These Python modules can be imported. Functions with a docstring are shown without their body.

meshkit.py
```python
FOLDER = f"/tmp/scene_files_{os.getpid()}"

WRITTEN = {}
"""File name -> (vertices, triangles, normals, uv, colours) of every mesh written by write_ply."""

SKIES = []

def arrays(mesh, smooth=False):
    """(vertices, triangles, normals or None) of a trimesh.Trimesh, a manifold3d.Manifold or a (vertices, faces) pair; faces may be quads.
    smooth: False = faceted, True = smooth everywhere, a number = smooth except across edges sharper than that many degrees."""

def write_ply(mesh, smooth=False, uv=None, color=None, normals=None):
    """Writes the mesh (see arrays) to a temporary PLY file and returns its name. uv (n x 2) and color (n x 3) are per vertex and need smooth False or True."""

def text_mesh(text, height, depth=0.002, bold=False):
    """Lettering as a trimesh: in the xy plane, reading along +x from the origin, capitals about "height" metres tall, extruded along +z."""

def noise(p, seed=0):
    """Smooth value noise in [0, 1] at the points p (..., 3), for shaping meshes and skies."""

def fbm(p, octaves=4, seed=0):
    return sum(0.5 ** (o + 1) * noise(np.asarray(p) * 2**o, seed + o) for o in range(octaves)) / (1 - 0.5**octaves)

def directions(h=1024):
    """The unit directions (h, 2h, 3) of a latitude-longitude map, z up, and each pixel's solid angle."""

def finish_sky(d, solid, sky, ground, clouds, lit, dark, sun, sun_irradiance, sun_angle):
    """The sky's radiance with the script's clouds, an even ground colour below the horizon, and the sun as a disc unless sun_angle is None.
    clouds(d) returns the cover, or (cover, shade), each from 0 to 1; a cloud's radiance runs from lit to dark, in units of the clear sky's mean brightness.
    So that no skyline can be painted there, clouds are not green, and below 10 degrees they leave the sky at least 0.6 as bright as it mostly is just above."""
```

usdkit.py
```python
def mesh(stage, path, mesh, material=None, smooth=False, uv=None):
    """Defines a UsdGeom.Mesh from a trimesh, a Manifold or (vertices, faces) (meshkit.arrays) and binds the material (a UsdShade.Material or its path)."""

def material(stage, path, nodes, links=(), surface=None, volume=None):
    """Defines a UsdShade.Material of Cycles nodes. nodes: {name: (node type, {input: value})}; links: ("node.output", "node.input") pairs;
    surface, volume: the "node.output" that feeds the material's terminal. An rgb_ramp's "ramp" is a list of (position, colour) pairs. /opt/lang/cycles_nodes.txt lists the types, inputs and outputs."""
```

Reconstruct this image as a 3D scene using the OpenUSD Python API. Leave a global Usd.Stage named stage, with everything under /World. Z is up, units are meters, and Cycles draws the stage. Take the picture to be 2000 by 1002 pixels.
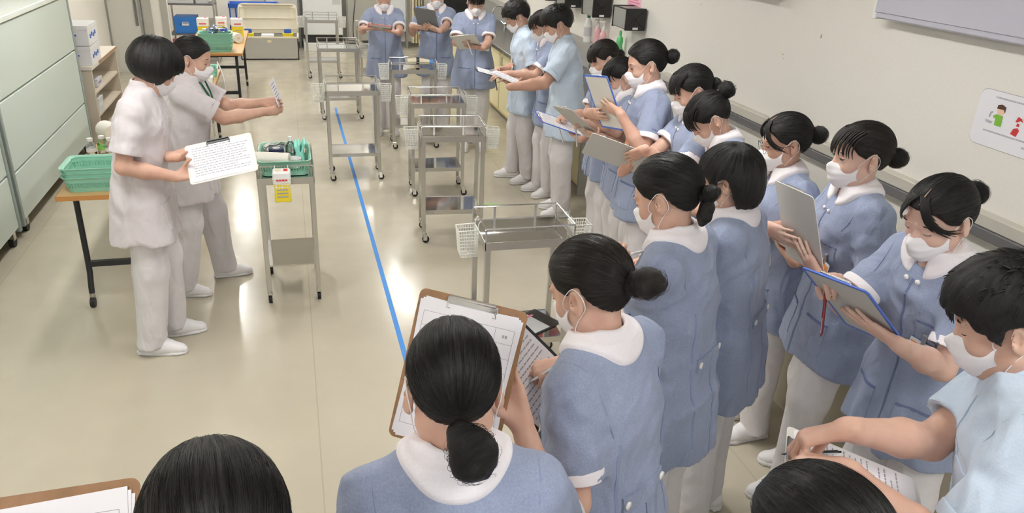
import math, random
import numpy as np, trimesh, manifold3d as m3, usdkit, meshkit
from scipy.spatial import cKDTree
from pxr import Usd, UsdGeom, UsdLux, Gf, Sdf, UsdShade, Vt
from meshkit import fbm, noise
random.seed(5); RNG = np.random.default_rng(5)
PI = math.pi
unit = lambda v: np.asarray(v, float)/np.linalg.norm(v)
stage = Usd.Stage.CreateInMemory()
UsdGeom.SetStageUpAxis(stage, 'Z'); UsdGeom.SetStageMetersPerUnit(stage, 1.0)
UsdGeom.Xform.Define(stage, '/World')
# ---------------------------------------------------------------- camera, light, exposure
CAM_H, PITCH, ROLL, YAW = 2.1953, math.radians(23.8965), math.radians(2.7458), math.radians(16.3595)
FPX = 1499.34
_fwd = np.array([math.sin(YAW)*math.cos(PITCH), math.cos(YAW)*math.cos(PITCH), -math.sin(PITCH)])
_rt0 = np.array([math.cos(YAW), -math.sin(YAW), 0.0]); _up0 = np.cross(_rt0, _fwd)
_rt = math.cos(ROLL)*_rt0 + math.sin(ROLL)*_up0; _up = -math.sin(ROLL)*_rt0 + math.cos(ROLL)*_up0
CAM = np.array([0, 0, CAM_H])
cam = UsdGeom.Camera.Define(stage, '/World/camera')
cam.CreateHorizontalApertureAttr(36.0); cam.CreateFocalLengthAttr(36.0*FPX/2000.0)
cam.CreateClippingRangeAttr((0.05, 200.0)); cam.CreateExposureAttr(0.12)
_m = np.eye(4); _m[0, :3], _m[1, :3], _m[2, :3], _m[3, :3] = _rt, _up, -_fwd, CAM
UsdGeom.Xformable(cam).AddTransformOp().Set(Gf.Matrix4d(*_m.ravel().tolist()))
dome = UsdLux.DomeLight.Define(stage, '/World/ambient_light')     # added cool fill light, coming in by the open end behind the camera
dome.CreateIntensityAttr(0.22); dome.CreateColorAttr(Gf.Vec3f(0.93, 0.97, 1.0))
LAMP_POWER = 26.0      # radiance of the ceiling luminaires' diffusers; the lamps themselves are built with the ceiling
def ray(u, v):
    d = _fwd + _rt*(u-1000)/FPX - _up*(v-501)/FPX
    return d/np.linalg.norm(d)
def at_z(u, v, z):            # the place on the horizontal plane z seen at a photo pixel
    d = ray(u, v); return CAM + d*(z-CAM_H)/d[2]
def at_x(u, v, x):
    d = ray(u, v); return CAM + d*x/d[0]
def at_y(u, v, y):
    d = ray(u, v); return CAM + d*y/d[1]
def at_d(u, v, s): return CAM + ray(u, v)*s
def proj(P):
    q = np.asarray(P, float)-CAM; w = q@_fwd
    return np.stack([1000+FPX*(q@_rt)/w, 501-FPX*(q@_up)/w], -1)
# ---------------------------------------------------------------- scene helpers
_used = {}
def numbered(parent, name):
    k = (parent, name); n = _used.get(k, 0); _used[k] = n+1
    return f'{parent}/{name}' if n == 0 else f'{parent}/{name}_{n:03d}'
def setd(p, label=None, cat=None, group=None, kind=None):
    for k, v in (('label', label), ('category', cat), ('group', group), ('kind', kind)):
        if v: p.SetCustomDataByKey(k, v)
    return p
def thing(name, label, cat, loc=(0, 0, 0), rz=0.0, group=None):
    x = UsdGeom.Xform.Define(stage, numbered('/World', name))
    x.AddTranslateOp().Set(Gf.Vec3d(*map(float, loc)))
    if rz: x.AddRotateZOp().Set(math.degrees(rz))
    return setd(x.GetPrim(), label, cat, group)
def pth(parent): return '/World' if parent is None else str(parent.GetPath())
TRIS = [0]
def obj(name, mesh, mat, parent=None, smooth=35, uv=None, label=None, cat=None, group=None, kind=None):
    p = numbered(pth(parent), name)
    TRIS[0] += len(mesh.faces)
    g = usdkit.mesh(stage, p, mesh, M(mat), smooth=smooth, uv=uv)
    return setd(g.GetPrim(), label, cat, group, kind)
_copies = [0]
def dup(src, loc, rz=0.0, label=None, cat=None, group=None, scale=None):
    was = src.GetCustomData()
    name = str(src.GetPath()).split('/')[-1]
    base = name[:-4] if name[-4:-3] == '_' and name[-3:].isdigit() else name
    x = UsdGeom.Xform.Define(stage, numbered('/World', base))
    x.GetPrim().GetReferences().AddInternalReference(src.GetPath())
    x.ClearXformOpOrder()
    x.AddTranslateOp(opSuffix='c').Set(Gf.Vec3d(*map(float, loc)))
    x.AddRotateZOp(opSuffix='c').Set(math.degrees(rz))
    x.GetPrim().SetInstanceable(True)
    return setd(x.GetPrim(), label or was['label'], cat or was['category'], group or was.get('group'))
def cat_(*ms): return trimesh.util.concatenate([m for m in ms if m is not None])
def box(lo, hi, r=0.0):
    lo, hi = np.array(lo, float), np.array(hi, float)
    if r <= 0:
        b = trimesh.creation.box(hi-lo); b.apply_translation((lo+hi)/2); return b
    r = min(r, float((hi-lo).min())*0.49)
    pts = []
    for sx in (0, 1):
        for sy in (0, 1):
            for sz in (0, 1):
                c = np.where([sx, sy, sz], hi-r, lo+r); s = np.array([sx, sy, sz])*2-1
                for e in ((1, .41, .41), (.41, 1, .41), (.41, .41, 1)):
                    pts.append(c+s*r*np.array(e))
    return trimesh.convex.convex_hull(np.array(pts))
def frame_to(a, b):
    """4x4 whose z axis runs from a towards b."""
    a, b = np.asarray(a, float), np.asarray(b, float); z = b-a; L = np.linalg.norm(z); z = z/L
    x = np.cross(z, [0, 0, 1.0] if abs(z[2]) < .95 else [1.0, 0, 0]); x /= np.linalg.norm(x); y = np.cross(z, x)
    T = np.eye(4); T[:3, 0], T[:3, 1], T[:3, 2], T[:3, 3] = x, y, z, (a+b)/2
    return T, L
def cyl(a, b, r, n=12, r2=None):
    T, L = frame_to(a, b)
    if r2 is None:
        c = trimesh.creation.cylinder(r, L, sections=n)
    else:
        t = np.arange(n)*2*PI/n
        v = np.vstack([np.c_[r*np.cos(t), r*np.sin(t), np.full(n, -L/2)], np.c_[r2*np.cos(t), r2*np.sin(t), np.full(n, L/2)]])
        c = trimesh.convex.convex_hull(v)
    c.apply_transform(T); return c
def tube(pts, r, n=6, closed=False):
    p = np.asarray(pts, float)
    t = (np.roll(p, -1, 0)-np.roll(p, 1, 0)) if closed else np.gradient(p, axis=0)
    t /= np.linalg.norm(t, axis=1, keepdims=True)+1e-12
    a = np.cross(t[0], [0, 0, 1.0] if abs(t[0][2]) < .9 else [1.0, 0, 0]); A = []
    for k in range(len(p)):
        a = a-t[k]*(a@t[k]); a = a/(np.linalg.norm(a)+1e-12); A.append(a)
    A = np.array(A); B = np.cross(t, A); ang = np.arange(n)*2*PI/n
    rr = np.broadcast_to(r, (len(p),))[:, None, None]
    v = (p[:, None]+rr*(np.cos(ang)[None, :, None]*A[:, None]+np.sin(ang)[None, :, None]*B[:, None])).reshape(-1, 3)
    N = len(p); f = []
    for i in range(N if closed else N-1):
        for j in range(n):
            a0, b0 = i*n+j, i*n+(j+1) % n; c0, d0 = ((i+1) % N)*n+(j+1) % n, ((i+1) % N)*n+j
            f += [[a0, b0, c0], [a0, c0, d0]]
    if not closed:
        for i0, s in ((0, 1), ((N-1)*n, -1)):
            for j in range(1, n-1): f.append([i0, i0+j+1, i0+j][::s])
    m = trimesh.Trimesh(v, f, process=False)
    return m
def extrude(poly, lo, hi):
    from shapely.geometry import Polygon
    g = poly if hasattr(poly, 'geom_type') else Polygon(poly)
    m = trimesh.creation.extrude_polygon(g, hi-lo, engine='earcut'); m.apply_translation([0, 0, lo]); return m
def rrect(w, h, r, n=5):
    out = []
    for cx, cy, a0 in ((w/2-r, h/2-r, 0), (-w/2+r, h/2-r, 90), (-w/2+r, -h/2+r, 180), (w/2-r, -h/2+r, 270)):
        for k in range(n+1):
            a = math.radians(a0+90*k/n); out.append((cx+r*math.cos(a), cy+r*math.sin(a)))
    return out
def lathe(prof, n=20):
    p = np.array(prof, float); m = trimesh.creation.revolve(p, sections=n); m.fix_normals(); return m
def xf(m, R=None, t=None):
    m = m.copy(); T = np.eye(4)
    if R is not None: T[:3, :3] = R
    if t is not None: T[:3, 3] = t
    m.apply_transform(T); return m
def rotm(axis, a): return trimesh.transformations.rotation_matrix(a, axis)[:3, :3]
def axes(x, z):
    """Rotation whose columns are x (kept), y, z (made square to x)."""
    x = np.asarray(x, float); x = x/np.linalg.norm(x); z = np.asarray(z, float); z = z-x*(x@z); z /= np.linalg.norm(z)
    return np.stack([x, np.cross(z, x), z], 1)
# ---------------------------------------------------------------- materials
_mats = {}
MATDEF = {}
def M(name):
    if not isinstance(name, str): return name
    if name not in _mats: _mats[name] = MATDEF[name]('/World/Looks/'+name)
    return _mats[name]
def srgb(r, g, b):
    c = np.array([r, g, b])/255.0
    return tuple(float(x) for x in np.where(c <= .04045, c/12.92, ((c+.055)/1.055)**2.4))
def plain(name, col, rough=.5, metal=0.0, spec=None, bump=None, vary=0.0, scale=20.0, **kw):
    def make(path):
        pr = {'base_color': col, 'roughness': rough, 'metallic': metal, **kw}
        if spec is not None: pr['specular_ior_level'] = spec
        nodes = {'p': ('principled_bsdf', pr)}; links = []
        if vary or bump:
            nodes['tc'] = ('texture_coordinate', {})
            nodes['n'] = ('noise_texture', {'scale': scale, 'detail': 4.0})
            links += [('tc.object', 'n.vector')]
        if vary:
            c = np.array(col)
            nodes['r'] = ('rgb_ramp', {'ramp': [(.3, tuple(c*(1-vary))), (.7, tuple(np.minimum(c*(1+vary), 1)))]})
            links += [('n.fac', 'r.fac'), ('r.color', 'p.base_color')]
        if bump:
            nodes['b'] = ('bump', {'strength': bump[0], 'distance': bump[1]})
            links += [('n.fac', 'b.height'), ('b.normal', 'p.normal')]
        return usdkit.material(stage, path, nodes, links, surface='p.BSDF')
    MATDEF[name] = make
def skin(name, col):
    def make(path):
        c = np.array(col)
        return usdkit.material(stage, path, {
            'tc': ('texture_coordinate', {}), 'n': ('noise_texture', {'scale': 18.0, 'detail': 5.0}), 'n2': ('noise_texture', {'scale': 420.0, 'detail': 2.0}),
            'r': ('rgb_ramp', {'ramp': [(.3, tuple(c*np.array([.93, .86, .84]))), (.7, tuple(np.minimum(c*1.06, 1)))]}),
            'b': ('bump', {'strength': .12, 'distance': .001}),
            'p': ('principled_bsdf', {'roughness': .52, 'subsurface_weight': .12, 'subsurface_radius': (1.0, .35, .2), 'subsurface_scale': .008, 'specular_ior_level': .35})},
            [('tc.object', 'n.vector'), ('tc.object', 'n2.vector'), ('n.fac', 'r.fac'), ('r.color', 'p.base_color'), ('n2.fac', 'b.height'), ('b.normal', 'p.normal')], surface='p.BSDF')
    MATDEF[name] = make
skin('skin', (.62, .395, .305)); skin('skin_pale', (.70, .47, .385)); skin('skin_tan', (.54, .33, .245))
def cloth(name, c1, c2, scale=900.0, rough=.85, weave=.25, crease=.30):
    """Woven cloth: crossing threads in two tones, fine relief."""
    def make(path):
        return usdkit.material(stage, path, {
            'tc': ('texture_coordinate', {}),
            'w1': ('wave_texture', {'scale': scale/20, 'bands_direction': 'z', 'distortion': .3}),
            'w2': ('wave_texture', {'scale': scale/20, 'bands_direction': 'y', 'distortion': .3}),
            'm': ('math', {'math_type': 'multiply'}),
            'n': ('noise_texture', {'scale': 9.0, 'detail': 6.0}), 'n3': ('noise_texture', {'scale': 260.0, 'detail': 2.0}),
            'mx': ('mix_color', {'a': c1, 'b': c2}), 'ad': ('math', {'math_type': 'multiply_add', 'value2': .5, 'value3': .0}),
            'hs': ('hsv', {'saturation': 1.0, 'fac': 1.0}), 'mr': ('map_range', {'from_min': .3, 'from_max': .7, 'to_min': .95, 'to_max': 1.05}),
            'b': ('bump', {'strength': weave, 'distance': .0006}), 'mp': ('mapping', {'scale': (9.0, 9.0, 5.0), 'rotation': (.3, .5, .2)}), 'nw': ('noise_texture', {'scale': 1.0, 'detail': 1.5, 'roughness': .4, 'distortion': 1.3}), 'bw': ('bump', {'strength': crease*1.35, 'distance': .05}),
            'p': ('principled_bsdf', {'roughness': rough, 'sheen_weight': .15, 'sheen_roughness': .5, 'specular_ior_level': .2})},
            [('tc.object', 'w1.vector'), ('tc.object', 'w2.vector'), ('tc.object', 'n.vector'), ('tc.object', 'n3.vector'), ('w1.fac', 'm.value1'), ('w2.fac', 'm.value2'),
             ('n3.fac', 'mx.fac'), ('mx.result', 'hs.color'), ('n.fac', 'mr.value'), ('mr.result', 'hs.value'), ('hs.color', 'p.base_color'),
             ('m.value', 'b.height'), ('tc.object', 'mp.vector'), ('mp.vector', 'nw.vector'), ('nw.fac', 'bw.height'), ('bw.normal', 'b.normal'), ('b.normal', 'p.normal')], surface='p.BSDF')
    MATDEF[name] = make
cloth('cloth_blue', srgb(129, 139, 167), srgb(161, 171, 195))
cloth('cloth_sky', srgb(188, 203, 222), srgb(206, 220, 236))
cloth('cloth_white', srgb(216, 212, 214), srgb(228, 224, 226))
cloth('cloth_nurse', srgb(204, 197, 200), srgb(218, 211, 214))
cloth('cloth_collar', srgb(234, 228, 234), srgb(244, 240, 243), crease=.08)
plain('mask_white', srgb(236, 233, 236), .8, bump=(.2, .0005), scale=300.0)
plain('loop_white', srgb(238, 236, 236), .8)
plain('button_white', srgb(240, 238, 236), .35)
plain('shoe_white', srgb(236, 234, 236), .5, bump=(.15, .001), scale=160.0)
plain('sole_white', srgb(225, 223, 224), .55)
plain('lash', (.012, .009, .008), .6); plain('brow', (.03, .02, .016), .8); plain('eye_white', srgb(225, 220, 215), .25); plain('iris', (.02, .012, .008), .15)
plain('seam_blue', srgb(106, 118, 152), .85); plain('seam_soft', srgb(136, 148, 180), .85); plain('seam_sky', srgb(168, 192, 212), .85); plain('seam_white', srgb(206, 200, 202), .85)
plain('embroidery', srgb(60, 78, 140), .8)
def hair(name, dark, light):
    def make(path):
        return usdkit.material(stage, path, {
            'uv': ('uvmap', {'attribute': 'st'}), 'map': ('mapping', {'scale': (60.0, 1.2, 1.0)}), 'map2': ('mapping', {'scale': (9.0, .7, 1.0)}),
            'n': ('noise_texture', {'scale': 1.0, 'detail': 4.0, 'roughness': .65}), 'n2': ('noise_texture', {'scale': 1.0, 'detail': 2.0}),
            'r': ('rgb_ramp', {'ramp': [(.3, dark), (.75, light)]}),
            'ad': ('math', {'math_type': 'add'}), 'b': ('bump', {'strength': .55, 'distance': .003}),
            'rr': ('map_range', {'from_min': .3, 'from_max': .7, 'to_min': .34, 'to_max': .52}),
            'p': ('principled_bsdf', {'roughness': .4, 'specular_ior_level': .34})},
            [('uv.UV', 'map.vector'), ('uv.UV', 'map2.vector'), ('map.vector', 'n.vector'), ('map2.vector', 'n2.vector'), ('n.fac', 'r.fac'), ('r.color', 'p.base_color'),
             ('n.fac', 'ad.value1'), ('n2.fac', 'ad.value2'), ('ad.value', 'b.height'), ('b.normal', 'p.normal'), ('n.fac', 'rr.value'), ('rr.result', 'p.roughness')], surface='p.BSDF')
    MATDEF[name] = make
hair('hair_black', (.004, .0035, .0035), (.013, .011, .0105))
hair('hair_brown', (.006, .0045, .004), (.020, .0145, .012))
plain('strand_black', (.007, .006, .0055), .4, spec=.35)
plain('strand_brown', (.012, .0085, .007), .4, spec=.35)
# ---------------------------------------------------------------- signed-distance modelling (posed bodies, clothes, hair)
def smin(a, b, k):
    if k <= 0: return np.minimum(a, b)
    h = np.maximum(k-np.abs(a-b), 0)/k
    return np.minimum(a, b)-h*h*k*.25
def smax(a, b, k): return -smin(-a, -b, k)
class Field:
    """A distance grid; every shape only touches the cells near it."""
    def __init__(self, lo, hi, h):
        self.h = h; self.lo = np.asarray(lo, float)-2*h
        self.n = np.ceil((np.asarray(hi, float)+2*h-self.lo)/h).astype(int)+1
        self.ax = [(self.lo[k]+np.arange(self.n[k])*h).astype(np.float32) for k in range(3)]
        self.D = np.full(self.n, .5, np.float32)
    def sub(self, lo, hi):
        a = np.clip(np.floor((np.asarray(lo)-self.lo)/self.h).astype(int), 0, self.n); b = np.clip(np.ceil((np.asarray(hi)-self.lo)/self.h).astype(int)+1, 0, self.n)
        if (b <= a).any(): return None, None
        s = tuple(slice(i, j) for i, j in zip(a, b))
        return s, [self.ax[0][s[0]][:, None, None], self.ax[1][s[1]][None, :, None], self.ax[2][s[2]][None, None, :]]
    def put(self, lo, hi, fn, k=.01, op='add'):
        pad = k+2.5*self.h
        s, P = self.sub(np.asarray(lo, float)-pad, np.asarray(hi, float)+pad)
        if s is None: return self
        d = fn(*P)
        if op == 'add': self.D[s] = smin(self.D[s], d, k)
        elif op == 'cut': self.D[s] = smax(self.D[s], -d, k)
        return self
    def cone(self, a, b, ra, rb=None, k=.01, op='add'):
        a, b = np.asarray(a, np.float32), np.asarray(b, np.float32); rb = ra if rb is None else rb
        ab = b-a; L2 = float(ab@ab)+1e-12; r = max(ra, rb)
        def fn(x, y, z):
            px, py, pz = x-a[0], y-a[1], z-a[2]
            t = np.clip((px*ab[0]+py*ab[1]+pz*ab[2])/L2, 0, 1)
            return np.sqrt((px-t*ab[0])**2+(py-t*ab[1])**2+(pz-t*ab[2])**2)-(ra+(rb-ra)*t)
        return self.put(np.minimum(a, b)-r, np.maximum(a, b)+r, fn, k, op)
    def ell(self, c, r, R=None, k=.01, op='add'):
        c = np.asarray(c, np.float32); r = np.asarray(r, np.float32); Rt = np.eye(3, dtype=np.float32) if R is None else np.asarray(R, np.float32)
        e = np.abs(Rt)@r
        def fn(x, y, z):
            px, py, pz = x-c[0], y-c[1], z-c[2]
            q = [(Rt[0, i]*px+Rt[1, i]*py+Rt[2, i]*pz)/r[i] for i in range(3)]
            l = np.sqrt(q[0]**2+q[1]**2+q[2]**2); g = np.sqrt((q[0]/r[0])**2+(q[1]/r[1])**2+(q[2]/r[2])**2)
            return l*(l-1)/np.maximum(g, 1e-6)
        return self.put(c-e, c+e, fn, k, op)
    def near(self, w): return np.nonzero(np.abs(self.D) < w)
    def pts(self, idx): return np.stack([self.ax[k][idx[k]] for k in range(3)], 1)
    def warp(self, fn, w=None):
        """Adds fn(points) to the distance close to the surface: folds, pleats, locks."""
        idx = self.near(w or 4*self.h)
        if len(idx[0]): self.D[idx] += fn(self.pts(idx)).astype(np.float32)
        return self
    def mesh(self): return surface_net(self.D, self.lo, self.h)
def surface_net(D, lo, h):
    S = D < 0
    for k in range(3):       # a closed skin: nothing inside on the border
        sl = [slice(None)]*3
        for e in (0, -1):
            sl[k] = e; S[tuple(sl)] = False; D[tuple(sl)] = np.maximum(D[tuple(sl)], 1e-4)
    n = np.array(D.shape); nc = n-1
    acc = {}
    ids, off = [], []
    edges = []
    for ax in range(3):
        a = [slice(None)]*3; b = [slice(None)]*3; a[ax] = slice(0, -1); b[ax] = slice(1, None)
        x = np.nonzero(S[tuple(a)] != S[tuple(b)])
        x = np.stack(x, 1)
        if not len(x): continue
        y = x.copy(); y[:, ax] += 1
        d0, d1 = D[tuple(x.T)], D[tuple(y.T)]; t = d0/(d0-d1)
        p = x.astype(np.float32); p[:, ax] += t
        flip = S[tuple(x.T)]
        o1, o2 = [(1, 2), (2, 0), (0, 1)][ax]
        cells = []
        for (u, v) in ((0, 0), (-1, 0), (-1, -1), (0, -1)):
            c = x.copy(); c[:, o1] += u; c[:, o2] += v; cells.append(c)
        cid = np.stack([(c[:, 0]*nc[1]+c[:, 1])*nc[2]+c[:, 2] for c in cells], 1)
        for j in range(4): ids.append(cid[:, j]); off.append(p)
        edges.append(np.where(flip[:, None], cid, cid[:, ::-1]))
    if not edges: return trimesh.Trimesh()
    ids = np.concatenate(ids); off = np.concatenate(off)
    u, inv = np.unique(ids, return_inverse=True)
    cnt = np.bincount(inv).astype(np.float32)
    V = np.stack([np.bincount(inv, off[:, k])/cnt for k in range(3)], 1)
    Q = np.searchsorted(u, np.concatenate(edges))
    V = lo+V*h
    d1 = np.linalg.norm(V[Q[:, 0]]-V[Q[:, 2]], axis=1); d2 = np.linalg.norm(V[Q[:, 1]]-V[Q[:, 3]], axis=1)
    s = (d1 <= d2)[:, None]
    F = np.concatenate([np.where(s, Q[:, [0, 1, 2]], Q[:, [0, 1, 3]]), np.where(s, Q[:, [0, 2, 3]], Q[:, [1, 2, 3]])])
    return trimesh.Trimesh(V, F, process=False)
def relax(m, n=2, lam=.5):
    """A little Laplacian smoothing, to take the grid out of the skin."""
    F = m.faces; V = m.vertices.copy()
    e = np.concatenate([F[:, [0, 1]], F[:, [1, 2]], F[:, [2, 0]]])
    import scipy.sparse as sp
    A = sp.coo_matrix((np.ones(len(e)*2), (np.r_[e[:, 0], e[:, 1]], np.r_[e[:, 1], e[:, 0]])), shape=(len(V), len(V))).tocsr(); A.data[:] = 1
    deg = np.maximum(np.asarray(A.sum(1)), 1)
    for i in range(n):
        V = V+lam*(A@V/deg-V); V = V-(lam*1.04)*(A@V/deg-V) if i < n-1 else V
    return trimesh.Trimesh(V, F, process=False)
def poly_sdf(px, py, poly):
    """Signed distance (negative inside) to a polygon in a plane."""
    P = np.asarray(poly, np.float32); d = None; inside = None
    for i in range(len(P)):
        a, b = P[i-1], P[i]; e = b-a
        wx, wy = px-a[0], py-a[1]; t = np.clip((wx*e[0]+wy*e[1])/(e@e+1e-12), 0, 1)
        q = (wx-t*e[0])**2+(wy-t*e[1])**2
        d = q if d is None else np.minimum(d, q)
        c = ((a[1] > py) != (b[1] > py)) & (px < (b[0]-a[0])*(py-a[1])/(b[1]-a[1]+1e-12)+a[0])
        inside = c if inside is None else inside ^ c
    d = np.sqrt(d); return np.where(inside, -d, d)
# ---------------------------------------------------------------- people
class Fr:
    """A frame: origin, rotation, scale."""
    def __init__(s, o, R, k=1.0): s.o, s.R, s.k = np.asarray(o, float), np.asarray(R, float), k
    def __call__(s, p): return s.o+(np.asarray(p, float)*s.k)@s.R.T
    def inv(s, p): return ((np.asarray(p, float)-s.o)@s.R)/s.k
    def mesh(s, m):
        m = m.copy(); m.vertices = s(m.vertices); return m
def head_prims(F, T, male=False):
    k = T.k
    C = lambda a, b, ra, rb=None, kk=.01, op='add': F.cone(T(a), T(b), ra*k, None if rb is None else rb*k, kk*k, op)
    E = lambda c, r, R=None, kk=.01, op='add': F.ell(T(c), np.array(r)*k, T.R if R is None else T.R@R, kk*k, op)
    E((-.003, 0, .070), (.093, .0735, .086), kk=.01)
    E((.030, 0, .004), (.060, .0585, .074), kk=.03)
    jw = .052 if male else .046
    for s in (-1, 1):
        C((.006, s*jw, -.012), (.070, s*.014, -.048), .020, .015, .022)
        E((.058, s*.036, .012), (.026, .022, .022), kk=.018)
    E((.074, 0, -.046), (.019, .020, .017), kk=.016)
    C((.084, 0, .050), (.103, 0, .010), .0085, .0115, .011)
    for s in (-1, 1): E((.095, s*.0105, .004), (.011, .008, .008), kk=.006)
    for s in (-1, 1):
        E((.094, s*.033, .046), (.014, .017, .012), kk=.012, op='cut')
        C((.086, s*.012, .064), (.077, s*.047, .064), .008, .007, .010)
        E((.0735, s*.032, .046), (.0155, .0165, .013), kk=.004)
    E((.091, 0, -.020), (.010, .021, .006), kk=.006); E((.090, 0, -.030), (.010, .018, .007), kk=.006)
    for s in (-1, 1):
        Re = rotm([0, 0, 1], s*.42)@rotm([0, 1, 0], -.18)
        E((-.010, s*.0795, .036), (.0190, .0080, .0320), Re, .004)
        E((-.004, s*.0865, .040), (.010, .006, .017), Re, .003, 'cut')
        E((-.003, s*.0765, .012), (.008, .006, .010), Re, .005)
def hand_prims(F, W, X, N, side, k=1.0, curl=(.3, .35, .45, .5), thumb=(.5, .3, .2), spread=.06, scale=1.0):
    """Wrist W, X towards the knuckles, N out of the palm; side +1 left, -1 right (the thumb lies to the side Y = N x X for a right hand)."""
    X = np.asarray(X, float)/np.linalg.norm(X); N = np.asarray(N, float); N = N-X*(N@X); N /= np.linalg.norm(N)
    Y = np.cross(N, X)*(1 if side < 0 else -1)          # towards the thumb
    s = k*scale
    L = lambda x, y, z: np.asarray(W)+s*(x*X+y*Y+z*N)
    kn = [(.086, .026, 0), (.090, .0085, -.003), (.085, -.0085, -.002), (.076, -.0245, .002)]
    ln = [(.040, .024, .019), (.044, .027, .020), (.041, .025, .019), (.032, .019, .017)]
    rd = [.0088, .0090, .0084, .0074]
    F.cone(L(-.012, 0, 0), L(.012, 0, .001), .0215*s, .020*s, .01*s)
    for (x, y, z), r in zip(kn, (.0115, .0115, .0110, .0105)):
        F.cone(L(.008, y*.55, .001), L(x, y, z), .0135*s, r*s, .010*s)
    F.cone(L(.02, .012, .008), L(.052, .022, .010), .014*s, .013*s, .012*s)
    tips = []
    for i in range(4):
        p = np.array(kn[i]); a = 0.0; dy = (1.5-i)*spread
        cur = curl[i]; r = rd[i]
        for j in range(3):
            a += cur*(.75, 1.05, .75)[j]*1.3
            d = np.array([math.cos(a), dy*math.cos(a), math.sin(a)]); q = p+d*ln[i][j]
            F.cone(L(*p), L(*q), r*s, r*.92*s, .0025*s if j else .006*s); p = q; r *= .93
        tips.append(L(*p))
    t0 = np.array([.028, .024, .006]); sp, fl, tc = thumb
    d = np.array([math.cos(sp), math.sin(sp), 0]); d = d*math.cos(fl)+np.array([0, 0, 1])*math.sin(fl)
    t1 = t0+d*.036
    d2 = np.array([math.cos(sp*(1-tc)-.1), math.sin(sp*(1-tc)-.1), 0]); d2 = d2*math.cos(fl+tc*.6)+np.array([0, 0, 1])*math.sin(fl+tc*.6)
    t2 = t1+d2*.030; t3 = t2+(d2*.9+np.array([.3, -.25*tc, 0]))/np.linalg.norm(d2*.9+np.array([.3, -.25*tc, 0]))*.024
    F.cone(L(*t0), L(*t1), .0140*s, .0110*s, .009*s); F.cone(L(*t1), L(*t2), .0105*s, .0098*s, .003*s); F.cone(L(*t2), L(*t3), .0098*s, .0084*s, .003*s)
    return tips, L(*t3)
def ik(S, W, l1, l2, pole):
    S, W = np.asarray(S, float), np.asarray(W, float); d = W-S; L = np.linalg.norm(d)
    Lm = (l1+l2)*.995
    if L > Lm: W = S+d*(Lm/L); d = W-S; L = Lm
    u = d/L; p = np.asarray(pole, float); p = p-u*(p@u); p /= np.linalg.norm(p)
    a = (l1*l1-l2*l2+L*L)/(2*L); h = math.sqrt(max(l1*l1-a*a, 1e-9))
    return S+u*a+p*h, W
# torso profile of a tunic: z, half width, half depth, forward offset
FEM = np.array([(.625, .222, .156, .000), (.72, .208, .148, .000), (.84, .192, .136, -.004), (.96, .168, .118, .000), (1.06, .166, .117, .006), (1.14, .164, .124, .010), (1.20, .158, .120, .008),
                (1.25, .152, .104, .000), (1.285, .142, .088, -.004), (1.31, .128, .076, -.008), (1.335, .108, .066, -.012), (1.355, .076, .060, -.014), (1.375, .058, .054, -.014)])
MALE = np.array([(.62, .226, .160, .000), (.72, .210, .152, .000), (.84, .195, .138, -.002), (.96, .186, .126, .000), (1.06, .190, .124, .004), (1.14, .190, .126, .006), (1.20, .186, .122, .004),
                 (1.25, .180, .108, -.002), (1.285, .170, .092, -.006), (1.31, .150, .080, -.010), (1.335, .120, .068, -.012), (1.355, .084, .062, -.014), (1.375, .064, .056, -.014)])
_shoe = {}
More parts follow.
